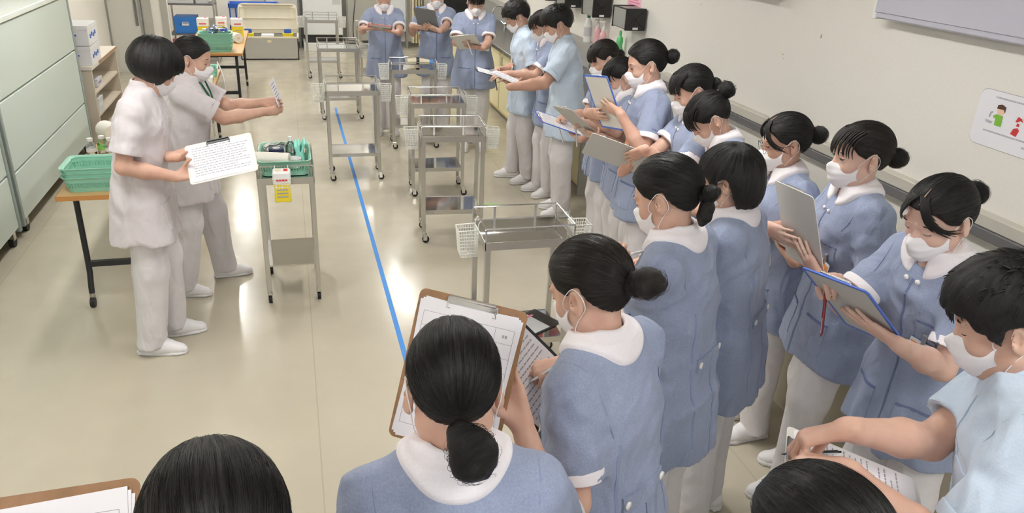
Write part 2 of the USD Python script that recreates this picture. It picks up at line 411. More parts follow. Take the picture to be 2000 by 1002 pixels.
def shoe_mesh(h):
    if h not in _shoe:
        F = Field((-.09, -.06, -.005), (.19, .06, .14), h)
        F.cone((-.045, 0, .045), (.03, 0, .045), .036, .036, .02); F.cone((.03, 0, .036), (.125, .004, .026), .038, .030, .03)
        F.cone((.10, .012, .024), (.145, .006, .020), .028, .022, .02); F.cone((.07, 0, .052), (.0, 0, .082), .028, .030, .03); F.cone((-.03, 0, .05), (-.02, 0, .085), .034, .033, .02)
        F.put((-.1, -.07, -.02), (.2, .07, .0), lambda x, y, z: (z-.012)+0*x+0*y, .004, 'cut')
        up = relax(F.mesh(), 2)
        G = Field((-.09, -.06, -.005), (.19, .06, .05), h)
        G.put((-.09, -.05, 0), (.18, .05, .024), lambda x, y, z: np.maximum(poly_sdf(x+0*y, y+0*x, [(-.083, .012), (-.07, .032), (0, .036), (.06, .038), (.11, .048), (.15, .040), (.170, .015), (.166, -.012), (.13, -.032), (.06, -.036), (0, -.035), (-.07, -.032), (-.083, -.012)]), np.abs(z-.010-.006*np.clip(-x*8, 0, 1))-.011), .002)
        G.warp(lambda p: .0012*np.sign(np.sin(p[:, 0]*300))*(p[:, 2] < .012))
        _shoe[h] = (up, relax(G.mesh(), 1))
    return _shoe[h]
PEOPLE = {}
def person(key, label, head_px, head_z, face, style='bun_high', outfit='student', hairmat='hair_black', skinmat='skin', lean=.08, hunch=.5, pitch=.45, yaw=0.0, roll=0.0,
           L=None, R=None, stance=.10, foot=(0, 0), bangs=None, badge=True, near=False, glasses=False, bulk=1.0, group=None, eyes='down', name='person', mask=True, stripe=None, pocket=True, twist=0.0, tie=None, lanyard=False, watch=False):
    """head_px, head_z: where the middle of the skull is seen, and its height. face: the facing angle (0 = +X). L, R: dict(at=world point of the wrist, x=direction of the fingers, n=palm normal, curl=..)."""
    male = outfit == 'male'; PROF = MALE if male else FEM
    Hc = at_z(head_px[0], head_px[1], head_z)
    # standing figure at scale 1, then scaled so that the skull comes to head_z
    xo = lambda z: lean*np.maximum(z-.86, 0)+hunch*np.maximum(z-1.10, 0)**2
    nb = np.array([xo(1.335)-.014, 0, 1.335-.5*lean*lean*.4])
    nd = np.array([math.sin(lean+pitch*.55+.12), 0, math.cos(lean+pitch*.55+.12)])
    pv = nb+nd*.078
    Rh = rotm([0, 0, 1], yaw)@rotm([0, 1, 0], pitch)@rotm([1, 0, 0], roll)
    hs = 1.0
    cen = pv+Rh@np.array([0, 0, .07])
    s = head_z/cen[2]
    Rz = rotm([0, 0, 1], face)
    foot0 = Hc-Rz@(cen*s); foot0[2] = 0.0
    dist = float(np.linalg.norm(Hc-CAM))
    hb = float(np.clip(dist*.00155, .0043, .0080)); hc = float(np.clip(dist*.0030, .0072, .015))
    W2L = lambda P: (np.asarray(P, float)-foot0)@Rz/s            # world -> body frame at scale 1
    D2L = lambda d: np.asarray(d, float)@Rz
    th = thing(name, label, 'person', foot0, face, group)
    def add(nm, m, mat, parent=None, smooth=True, uv=None, label=None):
        if m is None or len(m.faces) == 0: return None
        m = m.copy(); m.vertices = m.vertices*s
        return obj(nm, m, mat, parent or th, smooth, uv, label)
    def _str(lines, parent, w, mt): strands(T, s, parent, 'hair_strands', [l*s for l in lines], w, mt)
    add.strands = _str
    sw = (.166 if male else .143)*bulk
    sh = {sd: np.array([xo(1.272)-.012, sd*sw, 1.268]) for sd in (1, -1)}
    for sd in (1, -1):
        a = -sd*twist; sh[sd] = sh[sd]+np.array([math.sin(a)*sw*1.0, 0, 0])
    arms = {}
    l1, l2 = (.275, .245) if male else (.255, .225)
    for sd, A in ((1, L), (-1, R)):
        if A is None:
            A = dict(local=(.13, sd*.19, .80), x=(0.1, 0, -1), n=(0, -sd, 0))
        tgt = np.asarray(A['local'], float) if 'local' in A else W2L(A['at'])
        pole = np.asarray(A.get('pole', (-.45, sd*.32, -.95)), float)
        E, Wp = ik(sh[sd], tgt, l1, l2, pole)
        fx = D2L(A['x']) if 'at' in A or A.get('world') else np.asarray(A['x'], float)
        nn = D2L(A['n']) if 'at' in A or A.get('world') else np.asarray(A['n'], float)
        if A.get('fx_mix') is not None: fx = fx/np.linalg.norm(fx)*(1-A['fx_mix'])+A['fx_mix']*(Wp-E)/np.linalg.norm(Wp-E)
        arms[sd] = (E, Wp, fx, nn, A)
    # ---- body: head, neck, arms, hands as one skin
    T = Fr(pv, Rh, hs*(1.03 if male else 1.0))
    allp = [pv+np.array(d)*.17 for d in ((1, 1, 1), (-1, -1, -1), (1, -1, 1), (-1, 1, 1))]+[nb-np.array([0, 0, .17])]
    for sd in (1, -1):
        E, Wp, fx, nn, A = arms[sd]; allp += [sh[sd], E-.06, E+.06, Wp-.20, Wp+.20, sh[sd]-.05]
    allp = np.array(allp)
    F = Field(allp.min(0), allp.max(0), hb/s)
    nr = .055 if male else .0470
    F.cone(nb-np.array([.0, 0, .03]), pv+nd*.0, nr*1.06, nr, .012); F.cone(pv-nd*.01, pv+Rh@np.array([-.03, 0, .03]), nr*.98, nr*.9, .02)
    for sd in (1, -1): F.cone(nb+np.array([-.005, sd*.02, -.035]), sh[sd]+np.array([0, -sd*.015, -.012]), .036, .042, .03)
    F.cone(nb-np.array([0, 0, .05]), nb-np.array([-.012, 0, .13]), .060, .075, .05)
    head_prims(F, T, male)
    am = (1.12 if male else 1.0)*bulk**.7
    wr = {}
    for sd in (1, -1):
        E, Wp, fx, nn, A = arms[sd]; S_ = sh[sd]; fd = (Wp-E)/np.linalg.norm(Wp-E)
        F.cone(S_, E, .043*am, .0355*am, .02); F.cone(E, E+fd*.085, .0355*am, .0385*am, .012); F.cone(E+fd*.085, Wp-fd*.03, .0375*am, .0245*am, .012); F.cone(Wp-fd*.035, Wp, .0245*am, .022*am, .01)
        wr[sd] = hand_prims(F, Wp, fx, nn, sd, 1.0, A.get('curl', (.35, .4, .45, .5)), A.get('thumb', (.55, .25, .3)), A.get('spread', .05), 1.06 if male else .97)
    body = relax(F.mesh(), 2)
    bo = add('body', body, skinmat)
    # ---- face
    fm = lambda m: T.mesh(m)
    eyes_l, lashes, brows = [], [], []
    for sd in (1, -1):
        ys = np.linspace(-.0145, .0145, 9); u = ys/.0145
        zl = (.0415 if eyes == 'down' else .046)+(.0035*(1-u**2) if eyes == 'open' else -.0025*(1-u**2))
        xs = .0885-.020*(np.abs(ys+.006*0))**1*0-(.004+.006*u*u)
        xs = xs+.0014
        lashes.append(tube(np.c_[xs, sd*.032+ys, zl], .0011+.0005*(1-u**2), 5))
        if eyes == 'open':
            lens = trimesh.creation.icosphere(2, 1.0); lens.apply_scale([.006, .0125, .0042]); lens.apply_translation([.0845, sd*.032, .0445]); eyes_l.append(lens)
        yb = np.linspace(-.019, .019, 8); ub = yb/.019
        brows.append(tube(np.c_[.0905-.004*ub*ub-.010*np.maximum(ub*1.0, 0)**2-.002, sd*(.033+yb), .0655+.003*(1-ub**2)], .0017*(1.1-.5*np.abs(ub)), 5))
    if dist < 8.5:
        for m_ in lashes: add('eyelashes', fm(m_), 'lash', bo)
        for m_ in eyes_l: add('eye', fm(m_), 'iris', bo)
        for m_ in brows: add('eyebrow', fm(m_), 'brow', bo)
    if mask: face_mask(add, fm, bo, near)
    if glasses:
        g = []
        for sd in (1, -1):
            t = np.linspace(0, 2*PI, 25)[:-1]
            g.append(tube(np.c_[.104-.010*np.abs(np.cos(t)*.5+.5*0)-.0*t, sd*(.034+.0245*np.cos(t)), .038+.019*np.sin(t)], .0009, 5, True))
            g.append(tube([(.099, sd*.058, .044), (.06, sd*.077, .046), (.0, sd*.0815, .048), (-.012, sd*.081, .030)], .0010, 5))
        g.append(tube([(.103, -.010, .042), (.106, 0, .045), (.103, .010, .042)], .0010, 5))
        add('glasses', fm(cat_(*g)), 'frame_black')
    # ---- hair
    hair_parts(add, T, style, bangs, hairmat, dist, male, tie)
    # ---- clothes
    dress(add, th, outfit, PROF, xo, sh, arms, nb, hc/s, sd_am=am, bulk=bulk, key=key, dist=dist, badge=badge, pocket=pocket, twist=twist, male=male, stance=stance, foot=foot, s=s, lanyard=lanyard)
    if watch:
        E, Wp, _x, _n, _A = arms[1]; fd = (Wp-E)/np.linalg.norm(Wp-E); a_, b_ = Wp-fd*.030, Wp-fd*.012; wt = add('wrist_watch', cyl(a_, b_, .0265, 18), 'watch_cream', None, 40)
        o_ = np.array([0, 1.0, .3]); o_ = o_-fd*(o_@fd); o_ /= np.linalg.norm(o_); m_ = (a_+b_)/2+o_*.026; add('watch_face', cyl(m_, m_+o_*.006, .014, 16), 'badge_white', wt, 40)
    PEOPLE[key] = dict(foot=foot0, face=face, s=s, head=Hc, arms=arms, Rz=Rz, L2W=lambda p: foot0+(np.asarray(p, float)*s)@Rz.T, tips=wr, dist=dist, th=th, T=T)
    return PEOPLE[key]
def face_mask(add, fm, bo, near):
    nu, nv = 25, 17
    u = np.linspace(-1, 1, nu)[:, None]+np.zeros((1, nv)); v = np.linspace(0, 1, nv)[None, :]+np.zeros((nu, 1))
    au = np.abs(u)
    y = u*.068*(1-.10*(v-.5)**2*4*.6)*(1-.16*v*v)
    ztop = .026-.010*au**1.5+.004*np.exp(-(u/.18)**2); zbot = -.072+.030*au**2
    z = ztop+(zbot-ztop)*v
    bulge = np.sin(np.clip(v, 0, 1)*PI)**.7
    xf_ = .090+.026*bulge*(1-.55*au**2)+.020*np.exp(-(u/.22)**2)*np.exp(-((v-.12)/.2)**2)-.012*(v-.0)**3
    x = xf_-.060*au**2.2
    x = x+.0017*np.sin(v*PI*7)*(1-au**3)
    P = np.stack([x, y, z], -1)
    def grid(P, rev):
        i, j = np.meshgrid(np.arange(nu-1), np.arange(nv-1), indexing='ij'); a = i*nv+j
        q = np.stack([a, a+nv, a+nv+1, a+1], -1).reshape(-1, 4)
        q = q[:, ::-1] if rev else q
        return np.vstack([q[:, [0, 1, 2]], q[:, [0, 2, 3]]])
    m1 = trimesh.Trimesh(P.reshape(-1, 3), grid(P, True), process=False); n = m1.vertex_normals
    if n[(nu//2)*nv+nv//2, 0] < 0: m1.invert(); n = m1.vertex_normals
    n2 = len(P.reshape(-1, 3)); V = np.vstack([P.reshape(-1, 3), P.reshape(-1, 3)-n*.0022])
    f = [m1.faces, m1.faces[:, ::-1]+n2]
    bd = [(i, i+1) for i in range(0, nv-1)]+[((nu-1)*nv+i+1, (nu-1)*nv+i) for i in range(nv-1)]+[((i+1)*nv, i*nv) for i in range(nu-1)]+[(i*nv+nv-1, (i+1)*nv+nv-1) for i in range(nu-1)]
    f.append(np.array([(a, b, b+n2) for a, b in bd]+[(a, b+n2, a+n2) for a, b in bd]))
    mk = add('face_mask', fm(trimesh.Trimesh(V, np.vstack(f), process=False)), 'mask_white')
    for sd in (1, -1):
        top = P[-1 if sd > 0 else 0, 1]; bot = P[-1 if sd > 0 else 0, nv-2]
        c = np.array([top, (.030, sd*.076, .040), (.004, sd*.0825, .062), (-.014, sd*.083, .067), (-.029, sd*.082, .048), (-.027, sd*.077, .020), (-.008, sd*.074, .002), (.020, sd*.070, -.025), bot])
        from scipy.interpolate import CubicSpline
        q = CubicSpline(np.arange(9), c)(np.linspace(0, 8, 28))
        add('ear_loop', fm(tube(q, .0011, 5)), 'loop_white', mk)
HAIR_C = np.array([-.006, 0, .072])
STYLES = {   # cap radii, tie direction target / crown, bun centre + radii, skin outline seen from the side
 'bun_high': dict(r=(.108, .082, .098), tie=(-.112, 0, .080), bun=((-.137, 0, .092), (.036, .042, .040))),
 'bun_mid': dict(r=(.108, .082, .098), tie=(-.112, 0, .050), bun=((-.135, 0, .050), (.037, .037, .037))),
 'bun_nape': dict(r=(.108, .082, .098), tie=(-.112, 0, .034), bun=((-.130, 0, .026), (.036, .037, .036))),
 'bun_long': dict(r=(.108, .082, .098), tie=(-.108, 0, .040), bun=((-.146, .0, .042), (.047, .033, .034))),
 'bun_small': dict(r=(.109, .087, .097), tie=(-.112, 0, .055), bun=((-.132, 0, .055), (.030, .036, .036))),
 'bun_low': dict(r=(.109, .082, .098), tie=(-.095, 0, -.018), bun=((-.106, -.018, -.050), (.032, .040, .046))),
 'tail_low': dict(r=(.110, .083, .098), tie=(-.103, 0, .020), bun=((-.124, 0, .024), (.030, .030, .024)), tail=[(-.116, 0, .015), (-.110, .012, -.012), (-.098, .020, -.035), (-.088, .022, -.052)]),
 'pulled': dict(r=(.106, .084, .096), tie=(-.100, 0, .03), bun=((-.112, 0, .025), (.028, .034, .030))),
 'bow': dict(r=(.109, .087, .098), tie=(-.110, 0, .095), bun=((-.122, 0, .10), (.030, .034, .034)), bow=True),
 'bob': dict(r=(.122, .104, .106), tie=None, bun=None),
 'bob_back': dict(r=(.116, .094, .101), tie=None, bun=None),
 'male': dict(r=(.114, .087, .100), tie=None, bun=None), 'male_curly': dict(r=(.114, .089, .102), tie=None, bun=None), 'male_long': dict(r=(.118, .091, .104), tie=None, bun=None)}
SKIN_TIED = [(.2, .116), (.086, .120), (.066, .098), (.046, .066), (.020, .050), (.010, .066), (-.016, .068), (-.028, .034), (-.048, .0), (-.070, -.030), (-.2, -.038), (-.2, -.3), (.3, -.3), (.3, .116)]
SKIN_BOB = [(.2, .084), (.092, .080), (.070, .056), (.054, .02), (.046, -.026), (.0, -.034), (-.05, -.040), (-.2, -.046), (-.2, -.3), (.3, -.3), (.3, .084)]
SKIN_BOBB = [(.2, .100), (.090, .102), (.068, .085), (.052, .05), (.030, .020), (.022, .058), (-.016, .062), (-.024, .02), (-.026, -.052), (-.08, -.066), (-.2, -.066), (-.2, -.3), (.3, -.3), (.3, .1)]
SKIN_MALE = [(.2, .098), (.094, .094), (.075, .080), (.056, .055), (.034, .036), (.024, .018), (.014, .060), (-.020, .064), (-.034, .026), (-.055, -.010), (-.075, -.028), (-.2, -.034), (-.2, -.3), (.3, -.3), (.3, .098)]
def flow_uv(P, pole):
    d = P-HAIR_C; d /= np.linalg.norm(d, axis=1, keepdims=True)+1e-9
    z = pole; x = np.cross(z, [0, 1.0, 0]); x /= np.linalg.norm(x); y = np.cross(z, x)
    az = np.arctan2(d@y, d@x); pol = np.arccos(np.clip(d@z, -1, 1))
    return np.stack([np.abs(az), pol], 1)
def strands(T, s, path_parent, name, polylines, width, mat):
    if not polylines: return
    pts = np.concatenate(polylines)
    g = UsdGeom.BasisCurves.Define(stage, numbered(pth(path_parent), name))
    g.CreateTypeAttr('linear'); g.CreatePointsAttr(Vt.Vec3fArray.FromNumpy(pts.astype(np.float32)))
    g.CreateCurveVertexCountsAttr([len(p) for p in polylines])
    w = np.concatenate([np.linspace(1, .25, len(p)) for p in polylines])*width
    g.CreateWidthsAttr(Vt.FloatArray.FromNumpy(w.astype(np.float32))); g.SetWidthsInterpolation('vertex')
    UsdShade.MaterialBindingAPI.Apply(g.GetPrim()).Bind(M(mat)); g.GetPrim().SetCustomDataByKey('kind', 'stuff')
def hair_parts(add, T, style, bangs, mat, dist, male, tie=None):
    S = dict(STYLES[style]); rng = np.random.default_rng(abs(hash(style)) % 1000 if False else len(style)*7+int(dist*100) % 97)
    if tie is not None: S['tie'] = tie[0]; S['bun'] = tie[1]
    h = float(np.clip(dist*.00135, .0036, .0072)); r = np.array(S['r'])
    poly = SKIN_TIED if S['tie'] else SKIN_BOB if style == 'bob' else SKIN_BOBB if style == 'bob_back' else SKIN_MALE
    F = Field((-.16, -.13, -.11), (.14, .13, .21), h)
    F.ell(HAIR_C, r, k=0)
    if style == 'bob':
        F.ell((-.012, 0, .035), (.108, .104, .078), k=.03)
    if style == 'bob_back':
        F.ell((-.030, 0, .015), (.082, .090, .095), k=.03)
    if style.startswith('male'):
        F.ell((.02, 0, .105), (.088, .076, .074), k=.03)
    pole = np.array([-.45, 0.05, .9]) if S['tie'] is None else np.array(S['tie'])-HAIR_C
    pole = pole/np.linalg.norm(pole)
    s, P = F.sub((-1, -1, -1), (1, 1, 1))
    d2 = poly_sdf(P[0]+0*P[2], P[2]+0*P[0], poly)
    if poly is SKIN_TIED:      # a rounded hairline: the temples lie a little further back than the forehead's middle
        px = P[0]+0*P[1]-np.minimum(np.abs(P[1])*.0, 1); d2 = poly_sdf(P[0]+.12*np.abs(P[1])-.004+0*P[2], P[2]+0*P[0]+0*P[1], poly)
    F.D = smax(F.D, -(d2+0*F.D), .006)
    amp = .0016 if S['tie'] is not None else .0026
    if style == 'male_curly':
        F.warp(lambda p: .009*(noise(p*62.0, 3)-.5)+.006*(noise(p*120.0, 8)-.5), 6*h)
    elif style.startswith('male'):
        def fm_(p):
            uv = flow_uv(p, pole); return .0125*(fbm(np.c_[uv[:, 0]*9, uv[:, 1]*2.2, p[:, 1]*30], 3, 5)-.5)*(p[:, 2] > .03)
        F.warp(fm_, 6*h)
    else:
        F.warp(lambda p: amp*2*(noise(np.c_[flow_uv(p, pole)*[26, 1.3], 0*p[:, 0]], 2)-.5), 4*h)
    m = relax(F.mesh(), 1)
    uv = flow_uv(m.vertices, pole)
    ho = add('hair', T.mesh(m), mat, None, True, uv)
    lines = []
    nst = int(np.clip(2600/dist**1.0, 160, 1500))
    er = r*1.006
    z = pole; x = np.cross(z, [0, 1.0, 0]); x /= np.linalg.norm(x); y = np.cross(z, x)
    if S['bun']:
        c, br = np.array(S['bun'][0]), np.array(S['bun'][1])
        B = Field(c-br*1.5-.01, c+br*1.5+.01, h*.8)
        B.ell(c, br, k=0); B.cone(np.array(S['tie']), c, br.min()*.62, br.min()*.8, .012)
        ax = (c-np.array(S['tie'])); ax = ax/np.linalg.norm(ax) if np.linalg.norm(ax) > 1e-3 else np.array([-1.0, 0, 0])
        bx = np.cross(ax, [0, 1.0, 0]); bx /= np.linalg.norm(bx); by = np.cross(ax, bx)
        def buv(p):
            q = p-c; t = q@ax; az = np.arctan2(q@by, q@bx); rad = np.hypot(q@bx, q@by)
            return np.stack([(t+.25*rad)/.012+.55*np.abs(az), np.abs(az)*.35+rad*4], 1)
        B.warp(lambda p: .0016*np.sin(np.arctan2((p-c)@by, (p-c)@bx)*2.0+((p-c)@ax)*90)+.0035*(noise(np.c_[buv(p)*[1.2, 1.5], 0*p[:, 0]], 4)-.5)+.002*(noise(p*160, 6)-.5), 4*h)
        bm = relax(B.mesh(), 2)
        bu = buv(bm.vertices)*[.55, 1.0]
        bo = add('hair_bun', T.mesh(bm), mat, None, True, bu)
        for q in range(int(nst*.14)):
            th0, t0 = rng.uniform(0, 2*PI), rng.uniform(-.9, .9); n = 9; a = th0+np.linspace(0, rng.uniform(.8, 2.2), n); tt = np.clip(t0+np.linspace(0, rng.uniform(-.5, .5), n), -1, 1)
            rr = np.sqrt(1-tt**2*.9); R_ = 1.02+rng.random()**4*.16
            lines.append(c+R_*(np.outer(rr*np.cos(a), bx)+np.outer(rr*np.sin(a), by)+np.outer(tt, ax))*br)
        if S.get('tail'):
            tl = np.array(S['tail']); Fd = Field(tl.min(0)-.04, tl.max(0)+.04, h*.8)
            rad = [.014, .020, .020, .010]
            for i in range(3): Fd.cone(tl[i], tl[i+1], rad[i], rad[i+1], .01)
            Fd.warp(lambda p: .003*(noise(np.c_[p[:, 1]*300, p[:, 0]*150, p[:, 2]*14], 3)-.5), 4*h)
            tm = relax(Fd.mesh(), 1); add('ponytail', T.mesh(tm), mat, None, True, np.c_[tm.vertices[:, 1]*30, tm.vertices[:, 2]*6])
        if S.get('bow'):
            bw = []
            for sd in (1, -1):
                Fb = Field(c-.07, c+.07, h*.8); Fb.ell(c+np.array([-.012, sd*.032, .018]), (.012, .034, .022), rotm([1, 0, 0], sd*.5), 0); bw.append(Fb.mesh())
            add('hair_bow', T.mesh(cat_(*bw)), 'frame_black')
    cand = []
    for q in range(nst):
        az = rng.uniform(0, 2*PI); a0 = rng.uniform(.12, 2.0); a1 = a0+rng.uniform(.35, 1.0)
        if style.startswith('male'): a1 = a0+rng.uniform(.16, .36)
        pol = np.linspace(a1, a0, 12) if S['tie'] is not None else np.linspace(a0, a1, 12)
        az_ = az+np.linspace(0, rng.normal(0, .04), 12) if not style.startswith('male') else az+np.linspace(0, rng.normal(0, .25), 12)
        D = np.outer(np.sin(pol)*np.cos(az_), x)+np.outer(np.sin(pol)*np.sin(az_), y)+np.outer(np.cos(pol), z)
        lift = np.ones(12)+(.03*rng.random()**6)*np.linspace(0, 1, 12)
        if style.startswith('male'): lift = 1.0+np.linspace(.0, .10+.10*rng.random(), 12)*(.6 if style != 'male_curly' else .5)
        lam = 1/np.linalg.norm(D/er, axis=1)
        p = HAIR_C+D*(lam*lift)[:, None]
        if style.startswith('male'): p[:, 2] += .004
        cand.append(p)
    A_ = np.array(cand); OK_ = poly_sdf(A_[..., 0]+(.12*np.abs(A_[..., 1])-.004 if poly is SKIN_TIED else 0), A_[..., 2], poly) > .004
    if style in ('bob', 'bob_back'): OK_ &= A_[..., 2] > .03
    for p, ok in zip(cand, OK_):
        if ok.sum() < 5: continue
        i = np.nonzero(ok)[0]; run = np.split(i, np.nonzero(np.diff(i) > 1)[0]+1); run = max(run, key=len)
        if len(run) >= 5: lines.append(p[run])
    sc = T.k
    if style in ('male', 'male_long'):      # standing locks break the outline
        tl = []
        for q in range(170):
            th, ph = rng.uniform(0, 2*PI), rng.uniform(.0, 1.0); D1 = np.array([math.sin(ph)*math.cos(th), math.sin(ph)*math.sin(th), math.cos(ph)])
            b0 = HAIR_C+D1*(1/np.linalg.norm(D1/r))*.985; fl = unit(np.array([.55*D1[0]+.35, D1[1]*.8+rng.normal(0, .3), D1[2]*.16+rng.normal(0, .10)]))
            tq = np.linspace(0, 1, 6)[:, None]; L_ = rng.uniform(.018, .036)
            tl.append(tube(b0+fl*L_*tq+D1*(.006*tq-.012*tq**2), np.array([.0030, .0034, .0030, .0024, .0014, .0004]), 5))
        tm = cat_(*tl); add('hair_locks', T.mesh(tm), mat, ho, True, np.c_[tm.vertices[:, 1]*14, tm.vertices[:, 0]*4])
    if ho is not None and dist < 9:
        fake = [T(l) for l in lines]
        add.strands(fake, ho, max(.0007, dist*.00028), 'strand_black' if mat == 'hair_black' else 'strand_brown')
    if style == 'bun_low' or bangs == 'side':     # the scalp shows along the parting
        t = np.linspace(.10, .62, 12); pt = HAIR_C+np.c_[r[0]*np.cos(t+.55), 0*t+(.012 if bangs == 'side' else 0), r[2]*np.sin(t+.55)]*[1.0, 1, 1.0]
        add('parting', T.mesh(tube(pt, np.interp(t, [.1, .3, .62], [.0030, .0022, .0008]), 6)), 'skin_tan', ho)
    if bangs:
        lk = []
        if bangs == 'full': ys = [(y0, y0*1.02+rng.normal(0, .003), .062+.004*rng.random()-.25*max(abs(y0)-.045, 0)*2) for y0 in np.linspace(-.066, .066, 44)]
        elif bangs == 'thin': ys = [(y0, y0*1.1+rng.normal(0, .004), .060-.3*max(abs(y0)-.04, 0)) for y0 in np.linspace(-.064, .064, 22)]
        elif bangs == 'side': ys = [(sg*(.003+.022*rng.random()), sg*(.047+.035*t+.004*rng.normal()), .094-.066*t+.006*rng.normal()) for sg, n in ((1, 60), (-1, 40)) for t in np.linspace(0, 1 if sg > 0 else .75, n)]
        else: ys = [(y0, y0*.98+.016*rng.normal(), .066+.024*rng.random()) for y0 in np.linspace(-.068, .068, 46)]   # male fringe
        for y0, y1, z1 in ys:
            t = np.linspace(0, 1, 9)
            yy = y0+(y1-y0)*t**.8; zz = .148+(z1-.148)*t
            a = np.clip(1-(yy/.090)**2-((zz-.07)/.100)**2, .02, 1); xx = -.004+.113*np.sqrt(a); xx = np.maximum(xx, -.003+.104*np.sqrt(np.clip(1-(yy/.084)**2, .02, 1))*(zz < .1)*1.0)
            q = np.c_[xx, yy, zz]
            lk.append(tube(q, np.interp(t, [0, .3, .8, 1], [.0030, .0036, .0026, .0006]), 5))
        fr = cat_(*lk); uvv = np.c_[fr.vertices[:, 1]*12, fr.vertices[:, 2]*3]
        add('fringe', T.mesh(fr), mat, ho, True, uvv)
plain('frame_black', (.012, .012, .014), .4)
plain('badge_clear', srgb(220, 226, 232), .25); plain('badge_orange', srgb(238, 150, 92), .5); plain('badge_white', srgb(240, 238, 238), .5); plain('badge_photo', srgb(196, 150, 132), .5)
plain('clip_chrome', (.6, .6, .6), .25, 1.0); plain('lanyard_green', srgb(22, 92, 58), .7); plain('watch_cream', srgb(228, 214, 184), .5)
def dress(add, th, outfit, PROF, xo, sh, arms, nb, h, sd_am, bulk, key, dist, badge, pocket, twist, male, stance, foot, s, lanyard=False):
    main = {'student': 'cloth_blue', 'male': 'cloth_sky', 'nurse': 'cloth_nurse'}[outfit]; seam = {'student': 'seam_blue', 'male': 'seam_sky', 'nurse': 'seam_white'}[outfit]
    seed = sum(ord(c) for c in key)*13
    zt, ta, tb, tc = PROF.T; ta = ta*bulk; tb = tb*bulk**.8; hem = zt[0]+(.02 if male else 0)
    NE = 2.35
    def loft(x, y, z, grow=0.0):
        z_ = np.asarray(z); a = np.interp(z_, zt, ta)+grow; b = np.interp(z_, zt, tb)+grow; c = np.interp(z_, zt, tc)+xo(z_)
        q = ((np.abs(x-c)/b)**NE+(np.abs(y)/a)**NE)**(1/NE)
        d = (q-1)*np.minimum(a, b)
        return np.maximum(np.maximum(d, hem-z_), z_-(1.348 if outfit == 'student' else 1.354))
    lo = np.array([-.30+min(0, float(xo(1.3))), -.34*bulk, hem-.02]); hi = np.array([.30+float(xo(1.35)), .34*bulk, 1.40])
    ends = {}
    rs0, rs1 = (.062, .066) if male else (.060, .064)
    rs0, rs1 = rs0*bulk**.6, rs1*bulk**.6
    for sd in (1, -1):
        E = arms[sd][0]; u = E-sh[sd]; Lu = np.linalg.norm(u); u = u/Lu; ends[sd] = (u, Lu, sh[sd]+u*(.205 if male else .190))
        lo = np.minimum(lo, ends[sd][2]-.10); hi = np.maximum(hi, ends[sd][2]+.10)
    F = Field(lo, hi, h)
    F.put((-.4, -.4, hem), (.5, .4, 1.375), loft, .01)
    for sd in (1, -1):
        F.cone(nb+np.array([0, sd*.03, -.022]), sh[sd]+np.array([0, -sd*.01, .004]), .046, .052, .03)
        u, Lu, e = ends[sd]; Lt = float(np.linalg.norm(e-sh[sd])); S0 = sh[sd]
        def sleeve(x, y, z, u=u, Lt=Lt, S0=S0):
            px, py, pz = x-S0[0], y-S0[1], z-S0[2]; t = px*u[0]+py*u[1]+pz*u[2]; tc_ = np.clip(t, 0, Lt+.1)
            d = np.sqrt((px-tc_*u[0])**2+(py-tc_*u[1])**2+(pz-tc_*u[2])**2); o = np.maximum(d-(rs0+(rs1-rs0)*np.clip(t/Lt, 0, 1)), t-Lt)
            return np.maximum(o, np.minimum(.050*sd_am-d, t-(Lt-.024)))
        F.put(np.minimum(S0, e)-.09, np.maximum(S0, e)+.09, sleeve, .026)
    def folds(p):
        x, y, z = p.T; c = xo(z); ang = np.arctan2(y, x-c)
        low = np.clip((1.05-z)/.4, 0, 1); up = np.clip((z-.95)/.2, 0, 1)
        e_ = {k: ends[k][2] for k in ends}
        w = (noise(np.c_[ang*2.6+3.3, z*1.3+0*x, 0*x], seed)-.5)*.038*low
        w += (np.abs(noise(np.c_[x*7+z*10, y*9-z*5, z*6+x*3], seed+1)-.5)-.2)*(.010+.014*np.clip((z-.72)/.1, 0, 1))
        w += (np.abs(noise(np.c_[y*17+z*21, x*15+z*9, z*7], seed+2)-.5)-.2)*.016*up
        w += (noise(np.c_[ang*1.5, z*26+np.sin(ang*3)*1.5, 0*x], seed+3)-.5)*.008*np.exp(-((z-.99)/.07)**2)
        for sd in (1, -1):   # folds ring the sleeve and gather at the armhole
            u, Lu, e = ends[sd]; q = p-sh[sd]; t = q@u; rad = np.linalg.norm(q-np.outer(t, u), axis=1)
            m = np.exp(-((rad-.06)/.05)**2)*np.clip(t/.05, 0, 1)*np.clip((.19-t)/.06, 0, 1)
            w += m*.010*(noise(np.c_[t*38+q[:, 2]*9, q[:, 0]*16, q[:, 1]*16], seed+4)-.5)
        w *= np.clip((np.linalg.norm(p-nb, axis=1)-.115)/.05, 0, 1)
        if outfit == 'student': w *= 1-np.clip((.105-np.linalg.norm(p-e_[sd], axis=1))/.035, 0, 1)
        return w
    F.warp(folds, .03)
    F.D = np.maximum(F.D, hem-F.ax[2][None, None, :])
    # open neck
    if outfit == 'student': F.ell((float(xo(1.335))+.050, 0, 1.345), (.045, .034, .060), k=.006, op='cut')
    elif outfit == 'nurse': F.ell((float(xo(1.335))+.050, 0, 1.355), (.032, .018, .055), k=.006, op='cut')
    D0 = F.D.copy()
    tun = add('tunic', relax(F.mesh(), 1), main)
    from scipy.ndimage import map_coordinates
